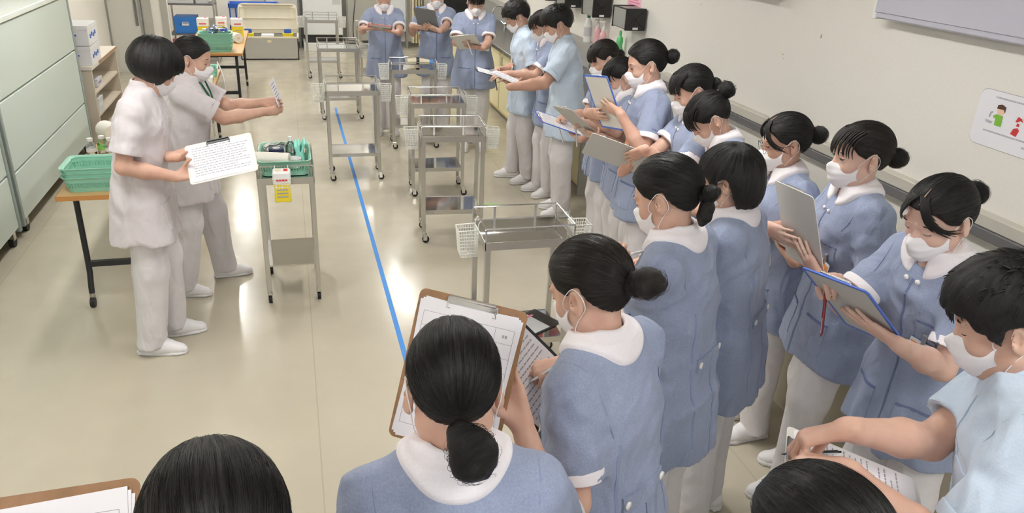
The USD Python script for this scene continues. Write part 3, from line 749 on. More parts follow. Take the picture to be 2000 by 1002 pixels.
    def surf(y, z, side, off):
        """Points of the cloth's outside met from the front (+1), the back (-1)."""
        y, z = np.broadcast_arrays(np.asarray(y, float), np.asarray(z, float)); n = 70
        c = xo(z)+np.interp(z, zt, tc); b = np.interp(z, zt, tb)
        t = np.linspace(.06, -1.0, n); X = c[..., None]+side*(b[..., None]*(1+t*1.0)+.02)
        idx = np.stack([(X-F.lo[0])/F.h, np.broadcast_to(((y-F.lo[1])/F.h)[..., None], X.shape), np.broadcast_to(((z-F.lo[2])/F.h)[..., None], X.shape)])
        d = map_coordinates(D0, idx, order=1, mode='nearest')
        k = np.argmax(d < 0, -1); k = np.where((d < 0).any(-1), k, n-1)
        x = np.take_along_axis(X, k[..., None], -1)[..., 0]
        return np.stack([x+side*off, y, z], -1)
    def patch(y0, y1, z0, z1, side, mat, name, off=.0035, n=8, m=8, sk=0.0, parent=None, label=None):
        u, v = np.meshgrid(np.linspace(0, 1, n), np.linspace(0, 1, m), indexing='ij')
        P = surf(y0+(y1-y0)*u+sk*v, z0+(z1-z0)*v, side, off); Q = P.copy(); Q[..., 0] -= side*(off+.004)
        i, j = np.meshgrid(np.arange(n-1), np.arange(m-1), indexing='ij'); a = (i*m+j).ravel()
        q = np.stack([a, a+m, a+m+1, a+1], 1); f = np.vstack([q[:, [0, 1, 2]], q[:, [0, 2, 3]]]); N = n*m
        bd = [(k, k+1) for k in range(m-1)]+[((n-1)*m+k+1, (n-1)*m+k) for k in range(m-1)]+[((k+1)*m, k*m) for k in range(n-1)]+[(k*m+m-1, (k+1)*m+m-1) for k in range(n-1)]
        g = np.array([(b, a_, a_+N) for a_, b in bd]+[(b, a_+N, b+N) for a_, b in bd])
        mesh = trimesh.Trimesh(np.vstack([P.reshape(-1, 3), Q.reshape(-1, 3)]), np.vstack([f, f[:, ::-1]+N, g]), process=False)
        if side*(y1-y0)*(z1-z0) < 0: mesh.invert()
        return add(name, mesh, mat, parent or tun, 40, None, label)
    def button(y, z, side, r=.0085, mat='button_white', off=.004):
        P = surf(np.array(y), np.array(z), side, off)
        b = cyl(P-np.array([side*.003, 0, 0]), P+np.array([side*.0035, 0, 0]), r, 14)
        return add('button', b, mat, tun)
    if outfit == 'student':
        patch(-.004, .004, hem+.01, 1.25, 1, seam, 'placket', .0022, 2, 26)
        for sd in (1, -1):
            patch(sd*.045, sd*.150, .70, .83, 1, main, 'pocket', .0045, 10, 8); patch(sd*.045, sd*.150, .827, .836, 1, seam, 'pocket_edge', .0055, 10, 2)
        patch(.050, .118, 1.06, 1.135, 1, main, 'chest_pocket', .0042, 8, 6); patch(.050, .118, 1.132, 1.138, 1, seam, 'pocket_edge', .005, 8, 2)
        for sd in (1, -1): button(sd*.020, 1.247, 1, .0075)
        # half belt across the small of the back, buttoned at both ends
        patch(-.085, .085, .955, .998, -1, main, 'half_belt', .0075, 14, 3)
        for sd in (1, -1): button(sd*.074, .977, -1, .0105, off=.0085)
        patch(-.004, .004, hem+.01, .95, -1, 'seam_soft', 'back_seam', .0022, 2, 14)
        for sd in (1, -1): patch(sd*.098, sd*.104, .70, 1.15, -1, 'seam_soft', 'side_back_seam', .0022, 2, 18)
    elif outfit == 'male':
        patch(.050, .056, hem+.01, 1.28, 1, seam, 'placket', .0022, 2, 24); patch(.055, .125, 1.05, 1.13, 1, main, 'chest_pocket', .0042, 8, 6)
        for sd in (1, -1): patch(sd*.05, sd*.155, .69, .82, 1, main, 'pocket', .0045, 10, 8)
    else:
        patch(-.022, -.018, hem+.01, 1.28, 1, seam, 'placket', .0022, 2, 24)
        for sd in (1, -1):
            patch(sd*.05, sd*.155, .70, .83, 1, main, 'pocket', .0045, 10, 8); patch(sd*.05, sd*.155, .828, .835, 1, seam, 'pocket_edge', .005, 10, 2)
            patch(sd*.085, sd*.089, .72, 1.16, 1, seam, 'princess_seam', .0016, 2, 18); patch(sd*.095, sd*.099, .66, 1.16, -1, seam, 'side_back_seam', .0016, 2, 18)
    # armhole seams
    for sd in (1, -1):
        a = np.linspace(-.9, PI+.75, 26); c0 = sh[sd]+np.array([0, -sd*.012, -.004]); nrm = np.array([0, sd*1.0, -.18]); e1 = np.array([1.0, 0, 0]); e2 = np.cross(nrm/np.linalg.norm(nrm), e1)*(1 if sd < 0 else -1); e2 = e2*np.sign(e2[2])
        dirs = np.outer(np.cos(a), e1)+np.outer(np.sin(a), e2); tt = np.linspace(.14, .02, 60); X = c0+dirs[:, None]*tt[None, :, None]
        dd = map_coordinates(D0, np.moveaxis((X-F.lo)/F.h, -1, 0), order=1, mode='nearest'); k = np.argmax(dd < 0, 1); ok = (dd < 0).any(1) & (k > 0)
        q = (c0+dirs*(tt[k]+.0005)[:, None])[ok]
        if len(q) > 6: q[1:-1] = (q[:-2]+2*q[1:-1]+q[2:])/4; add('sleeve_seam', tube(q, .0016, 5), {'student': 'seam_soft', 'male': 'seam_sky', 'nurse': 'seam_white'}[outfit], tun)
    # collar
    hcl = float(np.clip(dist*.0014, .0036, .0058))/s; ct = hcl*.80
    C = Field(nb+np.array([-.15, -.15, -.12]), nb+np.array([.16, .15, .10]), hcl)
    nk = np.array([nb[0]-float(xo(1.335))*0, 0, 0])
    tip = nb+np.array([.012+float(xo(1.36)-xo(1.335)), 0, .042])
    if outfit == 'student':
        C.put((-.4, -.4, 1.0), (.5, .4, 1.375), loft, .01)
        for sd in (1, -1): C.cone(nb+np.array([0, sd*.03, -.022]), sh[sd]+np.array([0, -sd*.01, .004]), .048, .054, .035)
        C.cone(nb-np.array([0, 0, .03]), tip, .060, .0535, .022)
        sl, P = C.sub((-9, -9, -9), (9, 9, 9)); x, y, z = P
        base = C.D; rx, ry = x-nb[0], y+0*x
        rho = np.sqrt(rx**2+ry**2)+0*z; ang = np.arctan2(ry, rx)
        shell = np.maximum(base-.0052-ct*1.3, -(base+.012))
        Rm = .100+.018*np.clip(np.cos(ang), 0, 1)-.012*np.clip(-np.cos(ang), 0, 1)
        d = smax(shell, np.sqrt(rho**2+(z-nb[2]-.004)**2)-Rm, .005)
        top = nb[2]+.046-.034*np.clip((np.cos(ang)+.2)/1.2, 0, 1)
        d = smax(d, z-top, .003)
        fr = (.012+.42*np.maximum(rho-.060, 0))-np.abs(ry)+0*z
        d = smax(d, np.where(rx > .0, fr, -1), .012)
        rin = np.sqrt(((x-(nb[0]+.25*(z-nb[2])))**2)+y**2)-.0480
        C.D = np.maximum(d, -rin*1.0).astype(np.float32)
        add('collar', relax(C.mesh(), 4), 'cloth_collar')
    else:
        ax0, ax1 = nb-np.array([0.004, 0, .030]), tip+np.array([0, 0, -.002])
        C.cone(ax0, ax1, .062+.008*male, .0560+.008*male, 0)
        sl, P = C.sub((-9, -9, -9), (9, 9, 9)); x, y, z = P
        cx = nb[0]+.25*(z-nb[2]); rho = np.sqrt((x-cx)**2+y**2); ang = np.arctan2(y+0*x, x-cx+0*y)
        d = np.maximum(np.abs(C.D+.002)-ct, z-(nb[2]+.046-.018*np.clip(np.cos(ang), 0, 1)))
        d = np.maximum(d, (nb[2]-.03)-z)
        d = smax(d, np.where(x-cx > 0, .010+.5*np.maximum(nb[2]+.02-z, 0)-np.abs(y), -1), .006)
        C.D = (d+0*C.D).astype(np.float32)
        add('collar', relax(C.mesh(), 1), main)
    # cuffs
    for sd in (1, -1):
        u, Lu, e = ends[sd]
        ri = .0505*sd_am; Lt = np.linalg.norm(e-sh[sd]); ro = lambda q: rs0+(rs1-rs0)*min(1, (Lt+q)/Lt)
        pr = [(ri, -.022), (ro(-.022)+.0022, -.023), (ro(-.022)+.0044, -.019), (ro(0)+.0046, .001), (ro(0)+.0030, .005), (ri, .004), (ri, -.022)]
        T_, _l = frame_to(e-u*.5, e+u*.5); K = trimesh.creation.revolve(np.array(pr), sections=36); K.apply_transform(T_); K.fix_normals()
        add('cuff', K, 'cloth_collar' if outfit == 'student' else main, None, 40)
        if outfit == 'student' and sd > 0:      # the school's name stitched above the left cuff
            o_ = np.array([0, 1.0, .15]); o_ = o_-u*(o_@u); o_ /= np.linalg.norm(o_); w_ = np.cross(u, o_); em = []
            for k in range(5):
                c_ = e-u*.040+w_*(-.022+.011*k); c_ = c_+o_*(math.sqrt(max(ro(-.04)**2-(.011*(k-2))**2, 1e-6))-0.0008)
                R3 = np.stack([w_, o_, u], 1)
                em += [xf(box((-.0035, 0, -.0035), (.0035, .0028, -.0018)), R3, c_), xf(box((-.0035, 0, .0018), (.0035, .0028, .0034)), R3, c_), xf(box((-.0010+.0012*(k % 3-1), 0, -.0034), (.0010+.0012*(k % 3-1), .0028, .0034)), R3, c_)]
            add('sleeve_embroidery', cat_(*em), 'embroidery', tun, False)
    if lanyard:
        for sd in (1, -1):
            y_ = np.linspace(sd*.062, sd*.006, 14); z_ = np.linspace(1.315, 1.10, 14)
            q = surf(y_, z_, 1, .007); q = np.vstack([[nb[0]-.045, sd*.035, nb[2]+.025], [nb[0]-.01, sd*.066, nb[2]+.012], q])
            m = tube(q, .0055, 6); add('lanyard', m, 'lanyard_green', tun)
        P = surf(np.array(.0), np.array(1.085), 1, .012)
        add('lanyard_clip', cyl(P+[0, 0, .02], P-[0, 0, .02], .005, 8), 'clip_chrome', tun); add('name_badge', xf(box((-.001, -.030, -.10), (.001, .030, -.02), 0), None, P), 'badge_white', tun)
    # name card on the chest
    if badge and outfit != 'nurse':
        P = surf(np.array(.085), np.array(1.075), 1, .010)
        R_ = rotm([0, 1, 0], -.12)
        loc = lambda m: xf(m, R_, P)
        bh = add('name_badge', loc(box((-.001, -.047, -.075), (.001, .047, .0), 0)), 'badge_clear')
        add('badge_card', loc(box((.0, -.042, -.070), (.0022, .042, -.030))), 'badge_white', bh); add('badge_band', loc(box((.0, -.042, -.030), (.0024, .042, -.010))), 'badge_orange', bh)
        add('badge_picture', loc(box((.0, -.036, -.060), (.0028, -.014, -.033))), 'badge_photo', bh)
        for k in range(2): add('print_line', loc(box((.0, -.006, -.045-.012*k), (.0027, .032, -.041-.012*k))), 'seam_white', bh)
        add('badge_clip', loc(cat_(box((-.002, -.007, -.012), (.006, .007, .028), .002), cyl((.004, -.008, .022), (.004, .008, .022), .004, 10))), 'clip_chrome', bh)
    # trousers
    hip = {sd: np.array([.0, sd*.088, .82]) for sd in (1, -1)}
    ft = {sd: np.array([foot[0 if sd > 0 else 1], sd*stance, 0.0]) for sd in (1, -1)}
    ht = min(.018, h*1.35)
    lo = np.array([min(-.17, ft[1][0]-.12, ft[-1][0]-.12), -.24-max(0, stance-.1), .02]); hi = np.array([max(.19, ft[1][0]+.14, ft[-1][0]+.14), .24+max(0, stance-.1), .93])
    G = Field(lo, hi, ht)
    for sd in (1, -1):
        an = ft[sd]+np.array([-.012, 0, .05]); kn = (hip[sd]+an)/2+np.array([.022, 0, .04])
        G.cone(hip[sd]+[0, -sd*.014, .04], kn, .090*bulk, .082*bulk, .02); G.cone(kn, an, .080*bulk, .068*bulk, .03); G.cone(an, an-np.array([0, 0, .03]), .068*bulk, .070*bulk, .01)
    G.put((-9, -9, -1), (9, 9, .05), lambda x, y, z: z-.045+.02*np.clip(x*4, -.5, .8)*0+0*x+0*y, .003, 'cut')
    G.warp(lambda p: .016*(noise(np.c_[p[:, 1]*8, p[:, 0]*8+p[:, 2]*1.5, p[:, 2]*5.0], seed+9)-.5)+.012*np.clip((.22-p[:, 2])/.14, 0, 1)*(noise(np.c_[p[:, 2]*34+p[:, 0]*14, p[:, 1]*8, p[:, 0]*6], seed+8)-.5), .03)
    add('trousers', relax(G.mesh(), 1), 'cloth_white')
    for sd in (1, -1):
        up, so = shoe_mesh(float(np.clip(round(dist*.0022, 3), .006, .010)))
        R_ = rotm([0, 0, 1], sd*.16)
        so_ = add('shoe', xf(up, R_, ft[sd]+np.array([-.01, 0, 0])), 'shoe_white'); add('sole', xf(so, R_, ft[sd]+np.array([-.01, 0, 0])), 'sole_white', so_)
    if outfit == 'student' and dist < 5.5:
        u, Lu, e = ends[1]
# ---------------------------------------------------------------- the room
plain('wall_paint', srgb(236, 232, 224), .75, bump=(.08, .002), scale=90.0, vary=.02)
plain('wall_cool', srgb(214, 212, 204), .7); plain('ceiling_white', srgb(232, 232, 228), .9); plain('trim_grey', srgb(150, 150, 146), .5)
plain('steel', (.60, .585, .55), .30, 1.0); plain('steel_mirror', (.62, .61, .59), .085, 1.0); plain('chrome', (.72, .72, .72), .12, 1.0)
plain('black_metal', (.018, .018, .02), .45); plain('rubber', (.012, .012, .012), .6); plain('wire_white', srgb(232, 232, 226), .45)
plain('mint_panel', srgb(205, 216, 208), .5, bump=(.05, .001), scale=200.0, vary=.012); plain('mint_dark', srgb(150, 162, 156), .5); plain('mint_top', srgb(222, 228, 222), .5)
plain('cream_plastic', srgb(214, 206, 184), .35); plain('cream_cabinet', srgb(232, 216, 150), .5); plain('cream_edge', srgb(238, 228, 184), .45)
plain('counter_steel', (.16, .16, .165), .22, 1.0); plain('ledge_grey', srgb(170, 168, 162), .4)
plain('lavender_panel', srgb(196, 194, 206), .5); plain('rail_dark', srgb(112, 110, 112), .5); plain('rail_light', srgb(204, 200, 188), .5)
plain('paper', srgb(240, 238, 243), .8); plain('print_ink', srgb(168, 166, 174), .9); plain('ink_faint', srgb(186, 184, 194), .9)
plain('wood_top', srgb(206, 168, 116), .4, vary=.1, scale=6.0); plain('wood_edge', srgb(190, 132, 72), .5)
plain('beige_board', srgb(208, 196, 178), .6); plain('beige_shelf', srgb(230, 222, 210), .6)
plain('green_plastic', srgb(142, 198, 174), .45); plain('green_plastic_b', srgb(156, 208, 186), .45); plain('blue_tape', srgb(74, 146, 226), .6); plain('green_tape', srgb(140, 210, 110), .6)
plain('yellow_plastic', srgb(236, 214, 50), .45); plain('white_plastic', srgb(238, 238, 236), .4); plain('grey_bin', srgb(188, 186, 180), .55); plain('beige_lid', srgb(238, 230, 210), .55)
plain('blue_box', srgb(52, 128, 214), .5); plain('blue_lid', srgb(46, 96, 190), .4); plain('carton_white', srgb(230, 230, 232), .7); plain('carton_grey', srgb(206, 206, 208), .7); plain('purple_box', srgb(140, 110, 160), .6)
plain('navy', srgb(40, 46, 84), .5); plain('teal_cloth', srgb(150, 222, 208), .8); plain('cotton', srgb(236, 232, 222), .9); plain('red_print', srgb(206, 60, 60), .7); plain('skin_flat', srgb(240, 204, 180), .8); plain('hair_flat', srgb(92, 62, 48), .8); plain('green_flat', srgb(130, 190, 70), .8); plain('pink_paper', srgb(246, 196, 214), .8); plain('pink_ink', srgb(224, 130, 160), .8)
plain('dispenser_black', (.016, .016, .017), .4); plain('dispenser_grey', srgb(150, 150, 144), .35); plain('bottle_green', srgb(110, 206, 132), .25); plain('bottle_pink', srgb(236, 186, 190), .35); plain('bottle_white', srgb(240, 240, 236), .35); plain('cap_green', srgb(20, 100, 76), .4)
plain('fridge_white', srgb(236, 238, 240), .4); plain('curtain_cream', srgb(224, 216, 190), .85); plain('dark_screen', (.03, .03, .032), .25); plain('grey_panel', srgb(178, 176, 168), .6)
plain('clipboard_grey', srgb(196, 194, 190), .6); plain('clipboard_brown', srgb(150, 112, 78), .55, vary=.12, scale=40.0); plain('clipboard_black', (.02, .02, .025), .45); plain('clipboard_blue', srgb(84, 120, 214), .5); plain('clipboard_dgrey', srgb(120, 122, 124), .6); plain('clipboard_red', srgb(206, 90, 104), .5); plain('clipboard_pale', srgb(228, 225, 220), .6); plain('strip_brown', srgb(168, 132, 104), .6)
plain('pen_silver', (.7, .7, .72), .22, 1.0); plain('pen_black', (.015, .015, .016), .35); plain('pen_red', srgb(120, 24, 34), .35); plain('pen_white', srgb(238, 240, 242), .35)
def clear(name, col, rough=.05):
    MATDEF[name] = lambda path: usdkit.material(stage, path, {'t': ('transparent_bsdf', {'color': col}), 'g': ('glossy_bsdf', {'color': (1, 1, 1), 'roughness': rough}), 'f': ('layer_weight', {'blend': .35}), 'm': ('mix_closure', {})},
        [('f.fresnel', 'm.fac'), ('t.BSDF', 'm.closure1'), ('g.BSDF', 'm.closure2')], surface='m.closure')
clear('clear_plastic', (.90, .92, .93), .15); clear('clear_film', (.93, .94, .95), .2)
def lamp_mat(path): return usdkit.material(stage, path, {'e': ('emission', {'color': (1.0, .985, .955), 'strength': LAMP_POWER*1.4})}, [], surface='e.emission')
MATDEF['lamp_glow'] = lamp_mat
def floor_mat(path):
    """Waxed vinyl sheet: warm grey beige, faint mottling, scuffs in the gloss, and a welded seam every 1.8 m."""
    c = np.array(srgb(194, 186, 167))
    return usdkit.material(stage, path, {
        'tc': ('texture_coordinate', {}), 'n': ('noise_texture', {'scale': 1.6, 'detail': 6.0, 'roughness': .6}), 'n2': ('noise_texture', {'scale': 70.0, 'detail': 3.0}), 'n3': ('noise_texture', {'scale': 4.5, 'detail': 4.0}),
        'r': ('rgb_ramp', {'ramp': [(.3, tuple(c*.95)), (.7, tuple(c*1.04))]}), 'br': ('brick_texture', {'offset': 0.0, 'scale': 1.0, 'mortar_size': .0035, 'brick_width': 1.82, 'row_height': 9.0, 'color1': (1, 1, 1), 'color2': (1, 1, 1), 'mortar': (.86, .85, .83)}),
        'mx': ('mix_color', {'blend_type': 'multiply', 'fac': 1.0}), 'rr': ('map_range', {'from_min': .3, 'from_max': .7, 'to_min': .15, 'to_max': .24}),
        'b': ('bump', {'strength': .06, 'distance': .002}), 'p': ('principled_bsdf', {'specular_ior_level': .40, 'coat_weight': .10, 'coat_roughness': .08})},
        [('tc.object', 'n.vector'), ('tc.object', 'n2.vector'), ('tc.object', 'n3.vector'), ('tc.object', 'br.vector'), ('n.fac', 'r.fac'), ('r.color', 'mx.a'), ('br.color', 'mx.b'), ('mx.result', 'p.base_color'),
         ('n3.fac', 'rr.value'), ('rr.result', 'p.roughness'), ('n3.fac', 'b.height'), ('b.normal', 'p.normal')], surface='p.BSDF')
MATDEF['floor_vinyl'] = floor_mat
XL, XR, YB, ZC = -2.35, 3.0, 14.0, 2.68
Y0 = -2.2
struct = lambda name, m, mat, label, cat='room', parent=None: obj(name, m, mat, parent, 35, None, label, None if parent else cat, None, None if parent else 'structure')
struct('floor', box((XL-.1, Y0, -.1), (XR+.1, YB+.1, 0)), 'floor_vinyl', 'glossy beige vinyl floor of the practice room', 'floor')
struct('ceiling', box((XL-.1, Y0, ZC), (XR+.1, YB+.1, ZC+.1)), 'ceiling_white', 'white ceiling above the practice room', 'ceiling')
wr_ = struct('wall_right', box((XR, Y0, 0), (XR+.1, YB+.1, ZC)), 'wall_paint', 'cream painted wall along the right side', 'wall')
for (u, v_), sz in (((1604, 71), (.004, .011)), ((1529, 106), (.003, .004)), ((1369, 9), (.003, .005)), ((1530, 115), (.002, .003))):     # chips in the paint
    q = at_x(u, v_, XR); struct('paint_chip', box((XR-.0012, q[1]-sz[0], q[2]-sz[1]), (XR+.001, q[1]+sz[0], q[2]+sz[1])), 'wood_edge', None, parent=wr_)
struct('wall_left', box((XL-.1, Y0, 0), (XL, YB+.1, ZC)), 'wall_paint', 'cream painted wall behind the mint cabinets', 'wall')
struct('wall_back', box((XL-.1, YB, 0), (XR+.1, YB+.1, ZC)), 'wall_paint', 'cream far wall of the practice room', 'wall')
struct('baseboard_right', box((XR-.012, Y0, 0), (XR, YB, .075)), 'trim_grey', 'grey baseboard along the right wall', 'baseboard'); struct('baseboard_left', box((XL, Y0, 0), (XL+.012, 11.7, .075)), 'trim_grey', 'grey baseboard along the left wall', 'baseboard'); struct('baseboard_back', box((XL, YB-.012, 0), (XR, YB, .075)), 'trim_grey', 'grey baseboard along the far wall', 'baseboard')
for n, y in enumerate((12.9, 9.6, 6.3, 3.0, -.3)):
    for i, x in enumerate((-.95, 1.25)):
        t = thing('ceiling_lamp', 'long white ceiling luminaire, row %s, %s of the aisle tape' % (('farthest', 'second from the far wall', 'middle', 'second nearest', 'nearest')[n], 'left' if i == 0 else 'right'), 'lamp', (x, y, ZC), 0, 'ceiling lamps')
        fr = [box((-.16, -.64, -.05), (-.13, .64, 0)), box((.13, -.64, -.05), (.16, .64, 0)), box((-.16, -.64, -.05), (.16, -.61, 0)), box((-.16, .61, -.05), (.16, .64, 0))]
        obj('frame', cat_(*fr), 'white_plastic', t); obj('diffuser', box((-.09, -.61, -.042), (.09, .61, -.03)), 'lamp_glow', t)
# wall guard rail on the right
t = thing('wall_guard_rail', 'cream wall guard rail with a dark rubber strip', 'wall rail', (XR, 0, 0))
obj('rail_body', box((-.055, -1.5, 1.005), (0, 5.9, 1.065), .008), 'rail_light', t); obj('rubber_strip', box((-.062, -1.5, .955), (0, 5.9, 1.004), .008), 'rail_dark', t)
for k in range(6): obj('bracket', box((-.03, -1.2+1.35*k, .92), (0, -1.14+1.35*k, .96)), 'rail_light', t)
# bed-head consoles
def console(y0, y1, label):
    t = thing('bedhead_console', label, 'wall console', (XR, y0, 0))
    L = y1-y0
    obj('body', box((-.11, 0, 1.80), (0, L, 2.06), .012), 'lavender_panel', t); obj('front_panel', box((-.118, .012, 1.83), (-.108, L-.012, 2.01), .004), 'lavender_panel', t)
    obj('end_cap', box((-.115, L-.02, 1.795), (0, L+.006, 2.065), .006), 'white_plastic', t); obj('end_cap', box((-.115, -.006, 1.795), (0, .02, 2.065), .006), 'white_plastic', t); obj('top_trim', box((-.122, 0, 2.02), (0, L, 2.035)), 'white_plastic', t)
    for k in range(2): obj('socket_plate', box((-.123, .35+.3*k, 1.88), (-.117, .43+.3*k, 1.97), .002), 'white_plastic', t)
console(1.4, 3.47, 'long lavender grey bed-head console at upper right above the poster'); console(4.42, 6.0, 'white wall console high up, cut by the top edge')
# poster
def flat(poly, mat, name, parent, e, label=None):
    m = extrude(poly, 0, .0016); V = m.vertices.copy(); m.vertices = np.c_[-(V[:, 2]+e), -V[:, 0], V[:, 1]]; m.fix_normals()
    return obj(name, m, mat, parent, 20, None, label)
t = thing('hygiene_poster', 'white hand washing poster with small cartoon figures on the right wall', 'poster', (XR-.001, 2.42, 1.46))
C_ = lambda x, y, r, n=20, sx=1.0: [(x+r*sx*math.cos(a), y+r*math.sin(a)) for a in np.arange(n)*2*PI/n]
pp = flat(rrect(.74, .245, .035), 'paper', 'sheet', t, .0015)
flat([(x*1.004, y*1.012) for x, y in rrect(.74, .245, .035)], 'clear_film', 'laminate', t, 0.0)
PX = lambda x: x-.37
flat(C_(PX(.128), .045, .020), 'skin_flat', 'boy_face', pp, .003); flat([(PX(.106), .05), (PX(.108), .066), (PX(.128), .072), (PX(.150), .064), (PX(.151), .040), (PX(.143), .052)], 'hair_flat', 'boy_hair', pp, .0045); flat([(PX(.098), .018), (PX(.112), .026), (PX(.146), .024), (PX(.150), -.022), (PX(.114), -.022), (PX(.112), .008), (PX(.100), .008)], 'green_flat', 'boy_shirt', pp, .004)
flat([(PX(.062), -.006), (PX(.100), -.010), (PX(.096), -.020), (PX(.066), -.018)], 'ink_faint', 'basin', pp, .003); flat([(PX(.074), .006), (PX(.078), .03), (PX(.090), .034), (PX(.090), .028), (PX(.083), .026), (PX(.080), .006)], 'print_ink', 'tap', pp, .003)
flat([(PX(.214), -.014), (PX(.206), -.038), (PX(.236), -.044), (PX(.244), -.016), (PX(.232), -.006)], 'red_print', 'spray_bottle', pp, .003); flat([(PX(.222), .0), (PX(.238), .0), (PX(.236), .012), (PX(.226), .012)], 'red_print', 'spray_neck', pp, .003); flat([(PX(.214), .018), (PX(.222), .040), (PX(.240), .036), (PX(.250), .022), (PX(.236), .026), (PX(.222), .016)], 'red_print', 'spray_head', pp, .003)
flat([(PX(.285), .004), (PX(.30), .018), (PX(.335), .020), (PX(.35), .004)], 'green_flat', 'leaf_shape', pp, .003); flat(C_(PX(.42), .03, .022), 'skin_flat', 'girl_face', pp, .003); flat([(PX(.40), .006), (PX(.445), .006), (PX(.45), -.03), (PX(.395), -.03)], 'pink_ink', 'girl_shirt', pp, .003)
ln = []
rg = np.random.default_rng(3)
for yy, x0, x1, hgt in ((.093, .085, .62, .007), (-.058, .065, .36, .007), (-.085, .28, .36, .009)):
    x = x0
    while x < x1:
        w = rg.uniform(.004, .009); ln.append([(PX(x), yy), (PX(x+w), yy), (PX(x+w), yy+hgt), (PX(x), yy+hgt)]); x += w+.003
pl_ = []
for q in ln:
    m = extrude(q, 0, .0012); V = m.vertices.copy(); m.vertices = np.c_[-(V[:, 2]+.003), -V[:, 0], V[:, 1]]; m.fix_normals(); pl_.append(m)
obj('printed_text', cat_(*pl_), 'ink_faint', pp, False, kind='stuff')
t = thing('pink_notice', 'pink printed notice on the wall above the dispensers', 'notice', (XR-.001, 6.70, 1.60))
q = flat(rrect(.30, .30, .004), 'pink_paper', 'sheet', t, 0)
for k in range(5): flat([(-.12, -.02-.022*k), (.12-.03*(k % 2), -.02-.022*k), (.12-.03*(k % 2), -.029-.022*k), (-.12, -.029-.022*k)], 'pink_ink', 'print_line', q, .002)
# sink counter along the right wall
t = thing('sink_counter', 'pale yellow sink counter with dark steel top along the right wall', 'counter', (0, 0, 0))
CY0, CY1 = 5.95, 12.3
obj('carcass', box((2.33, CY0, .06), (XR-.015, CY1, .78)), 'cream_cabinet', t); obj('end_panel', box((2.30, CY0-.03, 0), (XR-.02, CY0-.004, .82), .004), 'grey_panel', t); obj('plinth', box((2.38, CY0+.02, 0), (XR-.02, CY1-.02, .06)), 'trim_grey', t)
obj('worktop', box((2.27, CY0-.02, .78), (XR-.015, CY1+.02, .82), .008), 'counter_steel', t); obj('back_ledge', box((2.86, CY0-.02, .82), (XR-.003, CY1+.02, 1.045), .006), 'ledge_grey', t)
for k in range(9):
    y = CY0+.03+k*.70
    if y+.68 < CY1:
        d = obj('door', box((2.312, y, .10), (2.331, y+.66, .75), .004), 'cream_edge', t); obj('handle', box((2.298, y+.56, .62), (2.313, y+.60, .72), .004), 'steel', d)
for k, y in enumerate((6.7, 8.6, 10.4)):
    tp = thing('tap', 'chrome swan-neck tap over the sink, %s along the counter' % ('nearest', 'middle one', 'farthest')[k], 'tap', (2.80, y, .82))
    a = np.linspace(0, PI, 12); obj('spout', tube(np.r_[[(0, 0, 0)], [(0, 0, .18)], np.c_[-.09+.09*np.cos(a), 0*a, .18+.09*np.sin(a)], [(-.18, 0, .12)]], .011, 10), 'chrome', tp); obj('base', cyl((0, 0, 0), (0, 0, .03), .028, 16), 'chrome', tp)
    for s_ in (-1, 1): obj('handle', cyl((0, s_*.05, .03), (-.03, s_*.10, .06), .010, 8), 'chrome', tp)
# dispensers
def dispenser(y, z, label):
    t = thing('paper_dispenser', label, 'dispenser', (XR, y, z), 0, 'glove and paper dispensers')
    obj('side_shell', box((-.20, -.14, -.085), (0, .14, .085), .012), 'dispenser_grey', t)
    fr = obj('front_face', box((-.03, -.156, -.09), (-.205, -.138, .092), .012) if False else box((-.205, -.158, -.092), (-.015, -.138, .092), .008), 'dispenser_black', t)
    obj('top_rim', cat_(box((-.207, -.15, .084), (-.198, .142, .092)), box((-.207, .134, -.09), (-.0, .144, .092))), 'dispenser_black', t)
    for s_ in (-1, 1):
        r_ = xf(box((-.10, -.0035, -.006), (.10, 0, .006)), rotm([0, 1, 0], s_*.72), (-.11, -.1575, 0)); obj('cross_rib', r_, 'dispenser_black', fr)
    obj('label_plate', box((-.135, -.161, -.084), (-.085, -.157, -.066)), 'white_plastic', fr); obj('paper_slot', box((-.15, -.10, -.10), (-.06, .10, -.084)), 'white_plastic', t)
dispenser(6.54, 1.42, 'black fronted dispenser nearest the camera, under the pink notice'); dispenser(7.34, 1.43, 'black fronted dispenser in the middle, above the detergent bottle'); dispenser(8.16, 1.43, 'black fronted dispenser third from the camera'); dispenser(8.85, 1.43, 'black fronted dispenser farthest down the wall')
# bottles on the ledge
def bottle(y, prof, mat, capm, label, name, x=2.93, z=1.045, extra=None):
    t = thing(name, label, 'bottle', (x, y, z)); b = obj('body', lathe(prof, 18), mat, t, 40); zt = prof[-1][1]; rt = max(prof[-2][0], .010)
    obj('cap', lathe([(0, zt-.004), (rt*1.15, zt-.004), (rt*1.1, zt+.03), (rt*.7, zt+.036), (0, zt+.036)], 14), capm, t)
    if extra: extra(t)
    return t
bt = [(0, 0), (.034, 0), (.037, .01), (.037, .13), (.030, .165), (.016, .185), (.014, .195), (0, .195)]
bottle(7.62, [(a*1.12, b*1.25) for a, b in bt], 'bottle_white', 'cap_green', 'white detergent bottle with a dark green cap', 'detergent_bottle', extra=lambda t: obj('label_print', cyl((0, 0, .06), (0, 0, .15), .0423, 18), 'carton_grey', t))
pump = lambda t: obj('pump_head', cat_(cyl((0, 0, .2), (0, 0, .25), .006, 8), box((-.045, -.008, .245), (.012, .008, .262), .004)), 'bottle_white', t)
bottle(7.35, bt, 'bottle_pink', 'bottle_white', 'taller pink soap bottle beside the white detergent', 'soap_bottle', extra=pump); bottle(7.20, [(a*.95, b*.9) for a, b in bt], 'bottle_pink', 'bottle_white', 'shorter pink soap bottle in front of its twin', 'soap_bottle', extra=pump)
